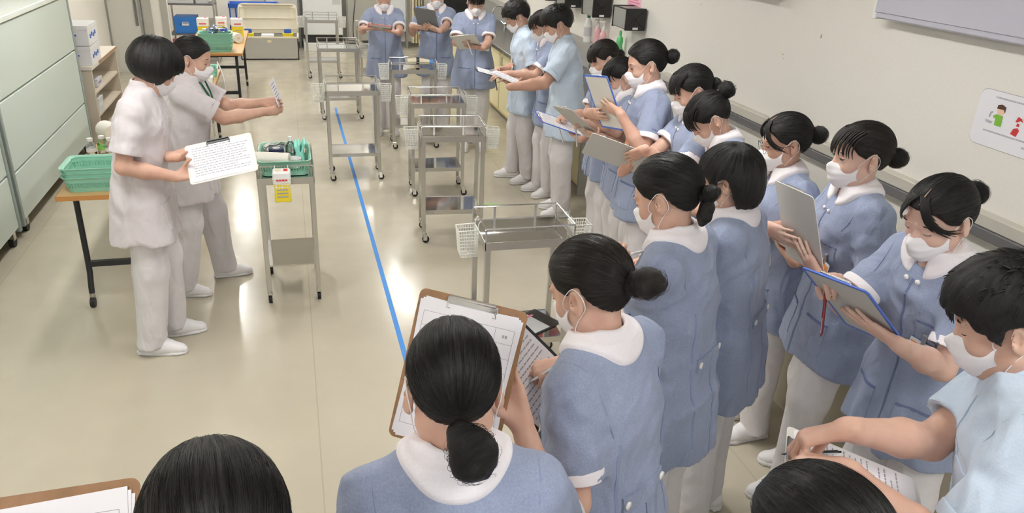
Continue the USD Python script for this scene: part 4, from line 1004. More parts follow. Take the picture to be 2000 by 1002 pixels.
bottle(6.78, [(0, 0), (.030, 0), (.034, .01), (.034, .07), (.026, .095), (.032, .13), (.028, .165), (.012, .185), (.011, .195), (0, .195)], 'bottle_green', 'bottle_green', 'translucent green dish soap bottle below the dispenser', 'dish_soap_bottle')
t = thing('glass_rack', 'row of clear plastic cups on the ledge right of the dispenser', 'cups', (2.93, 6.2, 1.045))
for k in range(3): obj('cup', lathe([(0, 0), (.026, 0), (.034, .12), (.032, .12), (.025, .004), (0, .004)], 14), 'clear_plastic', xf and t) if False else obj('cup', xf(lathe([(0, 0), (.026, 0), (.034, .12), (.032, .12), (.025, .004), (0, .004)], 14), None, (0, -.08+.08*k, 0)), 'clear_plastic', t)
# mint cabinets on casters
def cabinet(y0, y1, label, grooves=(.925, .445), top=1.40):
    t = thing('mint_cabinet', label, 'cabinet', (-1.885, y0, 0)); L = y1-y0
    obj('carcass', box((-.42, 0, .10), (-.02, L, top-.02)), 'mint_dark', t); obj('end_frame', box((-.43, L-.035, .07), (.012, L, top), .008), 'mint_dark', t); obj('end_frame', box((-.43, 0, .07), (.012, .035, top), .008), 'mint_dark', t)
    zs = [.10]+sorted(grooves)+[top-.015]
    for a, b in zip(zs[:-1], zs[1:]):
        p = obj('front_panel', box((-.025, .038, a+.007), (.004, L-.038, b-.007), .006), 'mint_panel', t)
    obj('top_board', box((-.44, -.004, top-.012), (.02, L+.004, top+.03), .01), 'mint_top', t)
    for yy in (.12, L-.12):
        c = obj('caster', cat_(box((-.045, yy-.025, .05), (-.005, yy+.025, .10)), cyl((-.025, yy, .06), (-.025, yy, .09), .018, 10)), 'steel', t); obj('wheel', cyl((-.04, yy, .036), (-.01, yy, .036), .036, 18), 'rubber', c)
cabinet(5.66, 7.86, 'wide pale mint cabinet with two long grooves, beyond the other'); cabinet(3.2, 5.60, 'pale mint cabinet at the left edge, nearest the camera', (.80, .47))
# bookcase beyond the cabinets
t = thing('bookcase', 'low beige open bookcase beyond the mint cabinet', 'bookcase', (-1.83, 8.05, 0))
for nm, b in (('end_panel', ((-.44, 0, 0), (0, .03, .70))), ('end_panel', ((-.44, 1.17, 0), (0, 1.2, .70))), ('back_panel', ((-.44, .03, .02), (-.425, 1.17, .70))), ('shelf', ((-.43, .03, .02), (-.01, 1.17, .05))), ('shelf', ((-.43, .03, .24), (-.01, 1.17, .265))), ('shelf', ((-.43, .03, .455), (-.01, 1.17, .48)))): obj(nm, box(*b, .003), 'beige_board', t)
obj('top_board', box((-.45, -.01, .70), (.01, 1.21, .735), .004), 'beige_shelf', t); obj('edge_strip', box((.008, .3, .71), (.014, 1.2, .735)), 'strip_brown', t); obj('asset_tag', box((-.16, -.003, .62), (-.08, 0, .67)), 'carton_grey', t)
def carton(loc, size, label, mat='carton_white', prints='blue_lid', name='carton', cat='box', rz=0.0):
    t = thing(name, label, cat, loc, rz); w, d, h = size
    obj('box_body', box((-w/2, -d/2, 0), (w/2, d/2, h), .004), mat, t); obj('lid_flap', box((-w/2-.003, -d/2-.003, h*.80), (w/2+.003, d/2+.003, h+.002), .003), mat, t)
    m = [box((w/2-.0005, -d*.34+d*.17*k, h*(.35+.07*(k % 2))), (w/2+.003, -d*.34+d*.17*k+d*.10, h*(.55+.07*(k % 2)))) for k in range(4)]+[box((-w*.3+w*.14*k, -d/2-.003, h*.5), (-w*.3+w*.14*k+w*.09, -d/2+.0005, h*.58)) for k in range(4)]
    obj('print_blocks', cat_(*m), prints, t); return t
carton((-1.99, 8.30, .735), (.34, .40, .17), 'lower white carton with blue print on the bookcase'); carton((-1.99, 8.31, .912), (.34, .40, .18), 'upper white carton on the bookcase, open flap', 'carton_white')
t = thing('paper_tray', 'thin blue tray under the cartons on the bookcase', 'tray', (0, 0, 0)) if False else None
carton((-1.93, 8.45, .481), (.14, .20, .075), 'purple and white tissue box on the bookcase shelf', 'carton_grey', 'purple_box', 'tissue_box'); carton((-1.95, 8.20, .481), (.12, .10, .15), 'small upright white carton inside the bookcase', 'carton_white', 'purple_box')
carton((-1.95, 8.30, .266), (.20, .22, .13), 'white bag-like box on the lower bookcase shelf', 'carton_grey', 'carton_white')
# the door in the left wall and the pillar
struct('wall_partition', box((XL, 11.72, 0), (-1.60, 11.84, ZC)), 'wall_paint', 'short cream partition wall behind the bookcase', 'wall')
dr = struct('door_1', box((XL+.02, 11.675, 0), (-1.95, 11.719, 2.1), .004), 'wall_cool', 'beige door in the short partition wall', 'door')
struct('door_frame', cat_(box((XL, 11.66, 0), (XL+.02, 11.719, 2.16)), box((-1.95, 11.66, 0), (-1.925, 11.719, 2.16))), 'trim_grey', None, parent=dr); struct('door_handle', box((-2.0, 11.64, .62), (-1.975, 11.676, 1.05), .006), 'rail_dark', None, parent=dr)
tm = struct('trim_1', box((-1.91, 11.69, 0), (-1.80, 11.721, ZC)), 'grey_panel', 'grey upright trim beside the beige door', 'trim'); struct('trim_strip', box((-1.68, 11.69, 0), (-1.60, 11.721, ZC)), 'grey_panel', None, parent=tm)
# steel storage rack with boxes, behind the pillar
t = thing('storage_rack', 'steel wire storage rack with shelves beside the pillar', 'rack', (-1.68, 12.35, 0))
for x in (0, .62):
    for y in (0, .42): obj('post', cyl((x, y, 0), (x, y, 1.75), .014, 10), 'steel', t)
for z in (.10, .42, .84, 1.3): obj('shelf', cat_(box((-.01, -.01, z-.02), (.63, .43, z))), 'rail_dark', t)
carton((-1.47, 12.55, .42), (.30, .30, .23), 'blue storage box with a white handle on the rack', 'blue_box', 'blue_lid', 'storage_box')
t = thing('handle_label', 'white label handle on the blue storage box', 'label holder', (-1.47, 12.395, .55)); obj('plate', box((-.05, -.006, -.02), (.05, .0, .012), .003), 'white_plastic', t); obj('ring', tube([(-.04, -.008, .0), (-.04, -.012, .03), (.04, -.012, .03), (.04, -.008, .0)], .005, 6), 'white_plastic', t)
carton((-1.50, 12.55, .84), (.34, .30, .09), 'flat red and white packet on the rack above the blue box', 'carton_white', 'red_print', 'packet'); carton((-1.22, 12.55, .84), (.16, .26, .12), 'white carton on the right of the upper rack shelf'); carton((-1.18, 12.6, .42), (.14, .25, .18), 'dark carton right of the blue storage box', 'grey_panel', 'carton_grey'); carton((-1.55, 12.55, .10), (.30, .3, .2), 'red carton on the bottom of the rack', 'clipboard_red', 'carton_white')
# equipment case with open lid, crates
t = thing('equipment_case', 'large grey plastic equipment case with its beige lid open', 'case', (-.33, 12.60, 0))
obj('body', cat_(box((-.43, 0, 0), (.43, .02, .34), .006), box((-.43, .43, 0), (.43, .45, .34), .006), box((-.43, 0, 0), (-.41, .45, .34), .006), box((.41, 0, 0), (.43, .45, .34), .006), box((-.43, 0, 0), (.43, .45, .02))), 'grey_bin', t); obj('rim', cat_(box((-.44, -.012, .325), (.44, .012, .35), .005), box((-.44, 0, .325), (-.42, .46, .35)), box((.42, 0, .325), (.44, .46, .35))), 'beige_lid', t)
ld = obj('lid', xf(cat_(extrude(rrect(.88, .44, .06), 0, .02), *[m for m in (box((-.44, -.16, .0), (-.42, .16, .07)), box((.42, -.16, .0), (.44, .16, .07)), box((-.38, .20, 0), (.38, .22, .07)))]), rotm([1, 0, 0], 1.36), (0, .47, .56)), 'beige_lid', t)
rb = [box((-.32+.16*k-.004, -.19, .02), (-.32+.16*k+.004, .19, .034)) for k in range(5)]+[box((-.40, -.16+.16*k-.004, .02), (.40, -.16+.16*k+.004, .034)) for k in range(3)]
for m in rb: obj('lid_rib', xf(m, rotm([1, 0, 0], 1.36), (0, .47, .56)), 'beige_lid', ld)
obj('latch', box((-.03, -.012, .26), (.03, .0, .30), .004), 'cream_edge', t)
for k, x in enumerate((-.30, .28)):
    t = thing('sharps_box', 'yellow box with a blue lid in the %s of the open case' % ('left half', 'right half')[k], 'box', (-.33+x, 12.70, .06), 0, 'yellow boxes in the open case'); obj('box_body', box((-.08, -.06, 0), (.08, .06, .335), .01), 'yellow_plastic', t); obj('lid', lathe([(0, .335), (.058, .335), (.050, .39), (0, .392)], 16), 'blue_lid', t)
carton((-.35, 12.72, .02), (.18, .2, .345), 'white packet standing in the middle of the open case', 'carton_white', 'carton_grey', 'packet')
t = thing('blue_crate', 'blue mesh crate with white papers behind the open case', 'crate', (-.55, 13.55, 0))
for z in (.02, .35, .68): obj('crate_band', cat_(box((-.38, -.2, z), (.38, -.18, z+.06)), box((-.38, .18, z), (.38, .2, z+.06)), box((-.38, -.2, z), (-.36, .2, z+.06)), box((.36, -.2, z), (.38, .2, z+.06))), 'blue_lid', t)
for k in range(9): obj('crate_slat', box((-.37+.09*k, -.205, .02), (-.35+.09*k, -.185, .74)), 'blue_lid', t)
obj('liner', box((-.35, -.17, .02), (.35, .17, .70)), 'paper', t)
# refrigerator, partitions, curtain, screen at the back
t = thing('white_refrigerator', 'tall white refrigerator cabinet on a dark kick plate at the far wall', 'refrigerator', (.52, 13.4, 0))
obj('plinth', box((-.33, -.02, 0), (.33, .5, .14), .006), 'white_plastic', t); obj('kick_plate', box((-.30, .0, .14), (.30, .5, .255)), 'black_metal', t); obj('body', box((-.31, .02, .255), (.31, .55, 1.75), .015), 'fridge_white', t); obj('door', box((-.305, -.01, .27), (.305, .02, 1.74), .012), 'fridge_white', t); obj('handle', box((-.28, -.04, .9), (-.255, -.01, 1.3), .006), 'trim_grey', t); obj('notice_sheet', box((.16, -.014, .75), (.29, -.01, .93)), 'carton_grey', t)
t = thing('partition_panel', 'grey partition panel right of the white refrigerator', 'partition', (1.18, 13.6, 0)); obj('panel', box((-.26, 0, .15), (.26, .04, 1.9), .006), 'grey_panel', t)
for x in (-.27, .25): obj('post', box((x, -.01, 0), (x+.03, .05, 1.92), .004), 'trim_grey', t)
t = thing('power_cord', 'black cord hanging down the grey partition panel', 'cord', (1.05, 13.58, 0)); yy = np.linspace(0, 1, 24); obj('cord', tube(np.c_[.04*np.sin(yy*5), 0*yy, 1.6-1.4*yy], .006, 6), 'black_metal', t)
t = thing('partition_panel', 'beige partition panel left of the white refrigerator', 'partition', (-.12, 13.75, 0)); obj('panel', box((-.26, 0, .1), (.26, .04, 1.9), .006), 'wall_cool', t)
for x in (-.27, .25): obj('post', box((x, -.01, 0), (x+.03, .05, 1.92), .004), 'trim_grey', t)
t = thing('white_board', 'white board standing behind the leftmost far student', 'white board', (1.72, 13.75, 0)); obj('board', box((-.22, 0, .28), (.22, .03, 1.7), .008), 'fridge_white', t); obj('stand', cat_(box((-.23, -.06, 0), (-.20, .1, 1.7)), box((.20, -.06, 0), (.23, .1, 1.7))), 'trim_grey', t)
t = thing('bed_curtain', 'pleated cream curtain hanging at the back between two students', 'curtain', (2.06, 13.3, 0)); uu = np.linspace(0, 1, 61); sec = np.c_[.22*(uu-.5), .035*np.sin(uu*2*PI*4.5)]
V, Fc = [], []
from shapely.geometry import LineString
obj('curtain', extrude(LineString(sec).buffer(.004), .16, 2.1), 'curtain_cream', t); obj('curtain_rod', cyl((-.2, 0, 2.12), (.2, 0, 2.12), .012, 10), 'steel', t)
t = thing('infusion_stand', 'steel infusion stand with a coloured line beside the curtain', 'infusion stand', (2.02, 12.6, 0)); obj('pole', cyl((0, 0, .05), (0, 0, 1.9), .010, 10), 'chrome', t)
for a in np.arange(5)*2*PI/5: obj('foot', cyl((0, 0, .10), (.27*math.cos(a), .27*math.sin(a), .04), .010, 8), 'steel', t)
obj('pump_clamp', box((-.10, -.03, .78), (.10, .03, .82), .008), 'blue_tape', t); zz = np.linspace(.2, .78, 9); obj('line', tube(np.c_[-.05+.012*np.sin(zz*9), 0*zz-.02, zz], .007, 6), 'teal_cloth', t); obj('connector', cyl((-.05, -.02, .34), (-.05, -.02, .40), .016, 8), 'wood_edge', t); obj('drip_tail', cyl((-.05, -.02, .10), (-.05, -.02, .34), .005, 6), 'yellow_plastic', t); obj('bag', box((-.06, -.015, 1.35), (.06, .015, 1.6), .01), 'clear_plastic', t)
t = thing('dark_monitor', 'large dark screen on a stand behind the two right far students', 'monitor', (2.55, 12.75, 0)); obj('screen', box((-.34, 0, .52), (.34, .06, 1.25), .01), 'dark_screen', t); obj('bezel', cat_(box((-.36, -.005, .50), (.36, .05, .53)), box((-.36, -.005, .5), (-.335, .05, 1.27)), box((.335, -.005, .5), (.36, .05, 1.27))), 'trim_grey', t); obj('stand', cat_(box((-.25, -.15, 0), (.25, .2, .05)), box((-.04, 0, .05), (.04, .06, .52))), 'black_metal', t)
t = thing('practice_arm', 'pale injection practice arm lying on the cart near the far students', 'practice arm', (1.21, 7.72, .805)); obj('arm', tube([(-.12, 0, .03), (-.05, .01, .035), (.04, .0, .03), (.11, -.01, .025)], [.026, .032, .028, .018], 12), 'curtain_cream', t); obj('wrist_band', cyl((.10, -.008, .026), (.135, -.013, .024), .022, 12), 'blue_tape', t); obj('strap', cyl((-.03, .008, .035), (.0, .005, .034), .036, 14), 'black_metal', t)
# cream tub by the right wall
t = thing('bathing_tub', 'moulded cream bathing tub against the right wall behind the nearest students', 'tub', (2.60, 2.0, 0))
o1, o2 = rrect(.76, 2.5, .26, 8), rrect(.60, 2.32, .2, 8)
from shapely.geometry import Polygon
obj('shell', extrude(Polygon(rrect(.72, 2.46, .24, 8), [o2]), .0, .48), 'cream_plastic', t); obj('rim', cat_(extrude(Polygon(o1, [o2]), .48, .525), tube([(x, y, .525) for x, y in rrect(.71, 2.45, .235, 8)], .022, 10, True)), 'cream_plastic', t); obj('tub_bottom', extrude(rrect(.70, 2.44, .2, 6), .06, .12), 'cream_plastic', t)
obj('head_rest', xf(extrude(rrect(.66, .26, .07), 0, .06), rotm([1, 0, 0], PI/2-.12), (0, 1.24, .60)), 'cream_plastic', t)
# floor tapes
obj('aisle_tape', extrude([(.438, 9.35), (.466, 9.35), (.489, 3.45), (.50, 2.0), (.472, 2.0), (.461, 3.45)], .0, .0012), 'blue_tape', None, False, None, 'long strip of blue floor tape down the aisle', 'tape')
obj('marker_tape', extrude([(1.36, 5.83), (1.56, 5.80), (1.56, 5.82), (1.36, 5.85)], .0, .0012), 'green_tape', None, False, None, 'short strip of green floor tape beside a cart', 'tape')
# ---------------------------------------------------------------- carts, baskets, tables
CW, CD, CH = .445, .315, .79
def steel_cart(label, loc, rz):
    t = thing('steel_cart', label, 'cart', loc, rz, 'steel two-shelf carts')
    hw, hd = CW/2, CD/2
    tray = cat_(box((-hw, -hd, CH-.040), (hw, -hd+.004, CH)), box((-hw, hd-.004, CH-.040), (hw, hd, CH)), box((-hw, -hd, CH-.040), (-hw+.004, hd, CH)), box((hw-.004, -hd, CH-.040), (hw, hd, CH)))
    tt = obj('top_tray', box((-hw+.003, -hd+.003, CH-.022), (hw-.003, hd-.003, CH-.004), .002), 'steel_mirror', t); obj('tray_rim', tray, 'steel', tt)
    z2 = .235
    ls = obj('lower_shelf', box((-hw+.022, -hd+.010, z2), (hw-.022, hd-.010, z2+.010), .002), 'steel_mirror', t); obj('front_rim', box((-hw+.02, -hd+.006, z2-.018), (hw-.02, -hd+.011, z2+.012)), 'steel', ls); obj('back_rim', box((-hw+.02, hd-.011, z2-.018), (hw-.02, hd-.006, z2+.012)), 'steel', ls)
    obj('maker_plate', box((-hw+.035, -hd+.004, z2-.010), (-hw+.09, -hd+.007, z2+.006)), 'trim_grey', ls)
    for sx in (-1, 1):
        for sy in (-1, 1):
            x, y = sx*(hw-.015), sy*(hd-.015)
            obj('leg', box((x-.0135, y-.0135, .085), (x+.0135, y+.0135, CH-.03), .003), 'steel', t)
            ca = obj('caster', cat_(cyl((x, y, .066), (x, y, .09), .014, 12), box((x-.014, y-.014, .058), (x+.022, y+.014, .070), .003), box((x-.004, y-.015, .020), (x+.024, y-.011, .062)), box((x-.004, y+.011, .020), (x+.024, y+.015, .062))), 'chrome', t)
            obj('wheel', cyl((x+.014, y-.010, .0255), (x+.014, y+.010, .0255), .0255, 18), 'rubber', ca)
    zr = CH+.068; r = .0042
    for sy in (-1, 1):
        rl = obj('guard_rail', cyl((-hw+.004, sy*(hd-.004), zr), (hw-.004, sy*(hd-.004), zr), r, 8), 'chrome', t)
        for x in ((-hw*.48, hw*.48) if sy > 0 else ()): obj('rail_post', box((x-.006, sy*(hd-.004)-.002, CH-.005), (x+.006, sy*(hd-.004)+.002, zr)), 'steel', rl)
    for sx in (-1, 1):
        c = sx*(hw-.004)
        obj('side_rail', tube([(c, -hd+.004, CH-.01), (c, -hd+.004, zr-.012), (c, -hd+.012, zr), (c, hd-.012, zr), (c, hd-.004, zr-.012), (c, hd-.004, CH-.01)], r, 8), 'chrome', t)
    return t
CARTS = {}
for key, x, y, rz, lab in (('F', 1.044, 5.232, -.078, 'steel cart in the middle row, second from the camera, over the green tape'), ('E', 1.114, 6.232, -.055, 'steel cart third from the camera in the right column'), ('D', 1.133, 7.673, -.029, 'steel cart carrying the practice arm in front of the far students'),
                           ('C', .469, 6.739, -.016, 'steel cart standing over the blue floor tape'), ('A', 1.035, 3.364, -.02, 'steel cart nearest the camera, beside the front row of heads'), ('B', -.085, 4.535, PI/2, 'steel cart loaded with the green basket in front of the two nurses'),
                           ('H', .49, 8.93, .02, 'steel cart behind the one over the blue tape'), ('I', .41, 11.28, .0, 'steel cart farthest back, near the white refrigerator'), ('J', 1.05, 10.45, .1, 'steel cart half hidden behind the leftmost far student')):
    src = CARTS.get('F'); CARTS[key] = (steel_cart(lab, (x, y, 0), rz) if src is None else dup(src[0], (x, y, 0), rz, lab), x, y, rz)
def wire_basket(label, loc, rz, yellow=False):
    """A little wire basket that hooks over a cart's rail; local -X is away from the cart."""
    t = thing('wire_basket', label, 'wire basket', loc, rz, 'white wire baskets on the carts')
    w, d, z0, z1 = .046, .098, -.135, .0
    obj('rim', tube([(-d, -w, z1), (-d, w, z1), (-.004, w, z1+.004), (-.004, -w, z1+.004)], .0034, 6, True), 'wire_white', t)
    wires = []
    g = lambda a, b: wires.append(cyl(a, b, .0019, 5))
    s_ = .88
    for k in range(7):
        y = -w+2*w*k/6; g((-d, y, z1), (-d*s_, y*s_, z0)); g((-d*s_, y*s_, z0), (-.006, y*s_, z0)); g((-.006, y*s_, z0), (-.004, y, z1))
    for k in range(1, 8):
        x = -d+k*d/8
        for s2 in (-1, 1): g((x, s2*w, z1), (x*s_-.0, s2*w*s_, z0))
    for k in range(1, 8):
        q = k/8; f = 1-(1-s_)*q; z = z1+(z0-z1)*q; P = [(-d*f, -w*f, z), (-d*f, w*f, z), (-.005, w*f, z), (-.005, -w*f, z)]
        for i in range(4): g(P[i-1], P[i])
    obj('wire_mesh', cat_(*wires), 'wire_white', t, kind='stuff')
    for s2 in (-1, 1): obj('hook', tube([(-.004, s2*.035, 0), (-.002, s2*.035, .03), (.008, s2*.035, .045), (.016, s2*.035, .035)], .0025, 6), 'wire_white', t)
    return t
_b0 = None
def hang(key, side, label, along=-.05):
    global _b0
    _, x, y, rz = CARTS[key]; c, s_ = math.cos(rz), math.sin(rz)
    if side in (-1, 1): lx, ly, rr = side*(CW/2+.012), along, (0 if side < 0 else PI)
    else: lx, ly, rr = along, -(CD/2+.012), PI/2
    loc = (x+c*lx-s_*ly, y+s_*lx+c*ly, CH+.03)
    if _b0 is None: _b0 = wire_basket(label, loc, rz+rr); return _b0
    return dup(_b0, loc, rz+rr, label)
names = dict(F='second nearest cart', E='third nearest cart', D='cart with the practice arm', C='cart over the blue tape', A='nearest cart', H='cart behind the taped one', I='farthest cart')
for k in 'FEDCAI':
    for sd in (-1, 1): hang(k, sd, 'white wire basket on the %s end of the %s' % ('left' if sd < 0 else 'right', names[k]), -.05 if k != 'A' else -.03)
hang('H', 1, 'white wire basket on the right end of the cart behind the taped one')
bb = hang('B', -1, 'white wire basket holding the yellow sharps box, front of the loaded cart', .02)
# sharps box in the hung basket
def sharps(loc, rz, label, sc=1.0, group=None):
    t = thing('sharps_container', label, 'sharps container', loc, rz, group)
    k = sc
    obj('body', box((-.045*k, -.04*k, 0), (.045*k, .04*k, .115*k), .008), 'yellow_plastic', t); obj('white_top', box((-.048*k, -.043*k, .105*k), (.048*k, .043*k, .175*k), .012), 'white_plastic', t); obj('opening', cyl((-.018*k, 0, .172*k), (-.018*k, 0, .178*k), .017*k, 16), 'curtain_cream', t); obj('warning_mark', box((.012*k, -.02*k, .174*k), (.034*k, .02*k, .1768*k)), 'red_print', t)
    obj('print_lines', cat_(*[box((-.030*k, -.0415*k, (.03+.02*j)*k), (.030*k, -.0395*k, (.037+.02*j)*k)) for j in range(3)]), 'print_ink', t); obj('top_print', box((-.030*k, -.0445*k, .125*k), (.030*k, -.0425*k, .134*k)), 'red_print', t)
    return t
_, bx_, by_, _r = CARTS['B']
sharps((bx_-.02, by_-CW/2-.066, CH-.108), 0, 'yellow sharps box with white top in the wire basket of the loaded cart')
# green mesh baskets
def green_basket(loc, rz, label, w=.40, d=.27, h=.09, mat='green_plastic', group=None):
    t = thing('plastic_basket', label, 'basket', loc, rz, group)
    f = .90; n = 5
    o = np.array(rrect(w, d, .04, n)); 
    def band(z0, z1, k0, k1, th=.003):
        N = len(o); a = np.c_[o*k0, np.full(N, z0)]; b = np.c_[o*k1, np.full(N, z1)]; a2 = np.c_[o*(k0-2*th/d), np.full(N, z0)]; b2 = np.c_[o*(k1-2*th/d), np.full(N, z1)]
        V = np.vstack([a, b, b2, a2]); F_ = []
        for i in range(N):
            j = (i+1) % N
            for q in range(4): A, B = q*N, ((q+1) % 4)*N; F_ += [[A+i, A+j, B+j], [A+i, B+j, B+i]]
        return trimesh.Trimesh(V, F_, process=False)
    obj('wall', cat_(band(.0, h*.30, f, f+.03), band(h*.62, h*.9, f+.06, .99)), mat, t); obj('rim', cat_(band(h*.88, h, 1.0, 1.05, .008)), 'green_plastic_b', t); obj('bottom', extrude(rrect(w*f, d*f, .035), 0, .004), mat, t)
    sl = []
    per = np.vstack([o, o[:1]]); seg = np.linalg.norm(np.diff(per, axis=0), axis=1); L = np.r_[0, np.cumsum(seg)]
    for q in np.arange(0, L[-1], .016):
        i = np.searchsorted(L, q, 'right')-1; p = per[i]+(per[i+1]-per[i])*((q-L[i])/seg[i])
        sl.append(cyl(np.r_[p*(f+.026), h*.28], np.r_[p*(f+.060), h*.64], .0032, 4))
    obj('wall_slats', cat_(*sl), mat, t, kind='stuff'); return t
def folding_table(loc, w, L, label, wood='wood_top'):
    t = thing('folding_table', label, 'table', loc, 0, 'rolling folding tables'); H = .70
    obj('tabletop', box((0, 0, H-.028), (w, L, H), .004), wood, t); obj('edge_band', cat_(box((-.002, -.003, H-.027), (w+.002, .0, H-.001)), box((w, 0, H-.027), (w+.003, L, H-.001)), box((-.003, 0, H-.027), (0, L, H-.001))), 'wood_edge', t)
    for y in (.10, L-.10):
        for sx, x in ((-1, .07), (1, w-.07)):
            out = (-1 if y < L/2 else 1)
            lg = obj('leg', tube([(x, y, H-.03), (x, y, .30), (x, y+out*.005, .20), (x, y+out*.035, .12), (x, y+out*.04, .075)], .016, 10), 'black_metal', t)
            ca = obj('caster', cyl((x, y+out*.04, .055), (x, y+out*.04, .085), .017, 10), 'steel', lg); obj('wheel', cyl((x-.012, y+out*.055, .03), (x+.012, y+out*.055, .03), .03, 16), 'rubber', t)
        obj('foot_bar', box((.07, y-.012, .235), (w-.07, y+.012, .27), .003), 'black_metal', t); obj('top_bar', box((.05, y-.012, H-.055), (w-.05, y+.012, H-.028), .003), 'black_metal', t)
    return t
folding_table((-1.29, 4.42, 0), .46, 1.75, 'rolling table with wooden top nearest the camera, holding green baskets'); folding_table((-1.29, 6.35, 0), .60, 1.75, 'rolling table behind the two nurses'); folding_table((-1.13, 9.0, 0), .60, 1.75, 'rolling table at the back, beside the equipment case')
for k in range(3): green_basket((-1.06, 4.60, .701+.026*k), 0, 'green mesh basket in the near stack, %s' % ('bottom one', 'middle one', 'top one')[k], .40, .27, .085, group='green baskets stacked on the near table')
for k in range(5): green_basket((-.80, 9.18, .701+.028*k), 0, 'green mesh basket in the far stack, %s' % ('lowest', 'second from bottom', 'middle', 'second from top', 'topmost')[k], .34, .24, .085, group='green baskets stacked on the far table')
for k in range(4):
    t = thing('glass_vial', 'small clear vial behind the near green baskets, %s' % ('leftmost', 'second from left', 'third from left', 'rightmost')[k], 'vial', (-1.265+.055*k, 5.22+.05*(k % 2), .701), 0, 'clear vials on the near table'); obj('glass', lathe([(0, 0), (.028, 0), (.030, .01), (.030, .06), (.016, .08), (.016, .09), (0, .09)], 16), 'clear_plastic', t); obj('cap', cyl((0, 0, .088), (0, 0, .105), .018, 12), 'white_plastic', t); obj('label_band', cyl((0, 0, .02), (0, 0, .045), .0303, 16), 'green_tape' if k == 1 else 'carton_white', t)
def roll(loc, label, r=.055, L=.13, rz=0.0, mat='cotton', name='cotton_roll', cat='roll'):
    t = thing(name, label, cat, loc, rz); obj('roll', xf(lathe([(.012, -L/2), (r*.96, -L/2), (r, -L/2+.01), (r, L/2-.01), (r*.96, L/2), (.012, L/2), (.012, -L/2)], 20), rotm([1, 0, 0], PI/2), (0, 0, r)), mat, t); obj('core', xf(cyl((0, 0, -L/2-.001), (0, 0, L/2+.001), .013, 12), rotm([1, 0, 0], PI/2), (0, 0, r)), 'beige_board', t)
roll((-1.22, 5.56, .701), 'white cotton roll behind the near vials', .06, .15, .6); roll((-.62, 9.75, .701), 'white cotton roll at the edge of the far table', .055, .13, .4)
for k in range(2): carton((-.93+.03*k, 5.6+.35*k, .701), (.16, .12, .07), ('white packet', 'pale dressing packet')[k]+' on the near table behind the shorter nurse', 'carton_white', 'red_print', 'packet')
sharps((-.82, 6.62, .701), .2, 'yellow sharps box glimpsed between the two nurses', 1.15)
for k, (x, y) in enumerate(((-1.00, 10.05), (-.80, 10.15), (-.62, 10.05))): sharps((x, y, .701), .1*k, 'yellow sharps container with white top on the far table, %s' % ('left', 'middle', 'right')[k], 1.35, 'sharps containers on the far table')
green_basket((-.86, 7.75, .701), .1, 'green basket on the table behind the nurses', .34, .24, .085)
t = thing('hanging_label', 'curled white paper label hanging off the middle table', 'paper label', (-.70, 7.92, .70)); a = np.linspace(0, 1, 12); obj('strip', extrude(LineString(np.c_[.05*np.sin(a*2.2), .10-.30*a]).buffer(.0012), -.04, .04), 'paper', t)
UsdGeom.Xformable(t).AddRotateXOp().Set(90)
carton((-.78, 7.45, .701), (.14, .10, .05), 'small white packet on the middle table', 'carton_white', 'green_flat', 'packet')
t = thing('gauze_bag', 'crumpled clear bag of blue and white packs on the far basket stack', 'bag', (-.80, 9.17, .905)); F = Field((-.15, -.11, -.02), (.15, .11, .09), .009)
for i in range(7): F.ell((RNG.uniform(-.09, .09), RNG.uniform(-.05, .05), RNG.uniform(.01, .04)), (.05, .04, .03), None, .02)
obj('bag', relax(F.mesh(), 1), 'clear_film', t)
for i in range(5): obj('pack', xf(box((-.035, -.025, -.012), (.035, .025, .012), .005), rotm([0, 0, 1], i*1.1), (-.09+.045*i, .02*(i % 2), .018)), ('carton_white', 'clipboard_blue', 'navy', 'carton_white', 'clipboard_blue')[i], t)
bottle(9.82, [(0, 0), (.032, 0), (.034, .1), (.014, .17), (.012, .2), (0, .2)], 'bottle_white', 'bottle_white', 'white squeeze bottle beside the far sharps containers', 'squeeze_bottle', -.73, .701)
# what lies in the loaded cart
gb = green_basket((bx_, by_, CH), PI/2, 'green basket full of dressing supplies on the loaded cart', .40, .28, .09)
roll((bx_-.07, by_-.13, CH+.052), 'white dressing roll lying in the loaded cart basket', .036, .20, PI/2-.25)
for k, (mt, dx, dy, z) in enumerate((('navy', -.045, .0, .05), ('navy', -.045, .0, .083))):
    t = thing('tape_roll', ('lower', 'upper')[k]+' dark blue roll of medical tape in the cart basket', 'tape roll', (bx_+dx, by_+dy, CH+z), 0, 'tape rolls in the cart basket'); obj('tape', lathe([(.020, 0), (.042, 0), (.043, .004), (.043, .026), (.042, .03), (.020, .03), (.020, 0)], 24), mt, t); obj('core', lathe([(.018, .001), (.0215, .001), (.0215, .031), (.018, .031), (.018, .001)], 20), 'white_plastic', t)
t = thing('plastic_bag', 'crumpled clear plastic bag in the loaded cart basket', 'bag', (bx_-.05, by_+.11, CH+.05)); F = Field((-.11, -.08, -.02), (.13, .08, .09), .008)
for i in range(8): F.ell((RNG.uniform(-.07, .08), RNG.uniform(-.04, .04), RNG.uniform(.01, .05)), (.04, .03, .025), rotm([0, 0, 1], i), .015)
F.warp(lambda p: .010*(np.abs(noise(p*45, 3)-.5)-.2)); obj('bag', relax(F.mesh(), 1), 'clear_film', t); obj('contents', box((-.05, -.03, .0), (.05, .03, .03), .01), 'cotton', t)
t = thing('saline_bottle', 'small clear saline bottle standing in the cart basket', 'bottle', (bx_+.035, by_+.10, CH+.012)); obj('body', lathe([(0, 0), (.030, 0), (.030, .08), (.014, .105), (.010, .115), (0, .115)], 18), 'clear_plastic', t); obj('cap', cyl((0, 0, .113), (0, 0, .138), .012, 12), 'white_plastic', t)
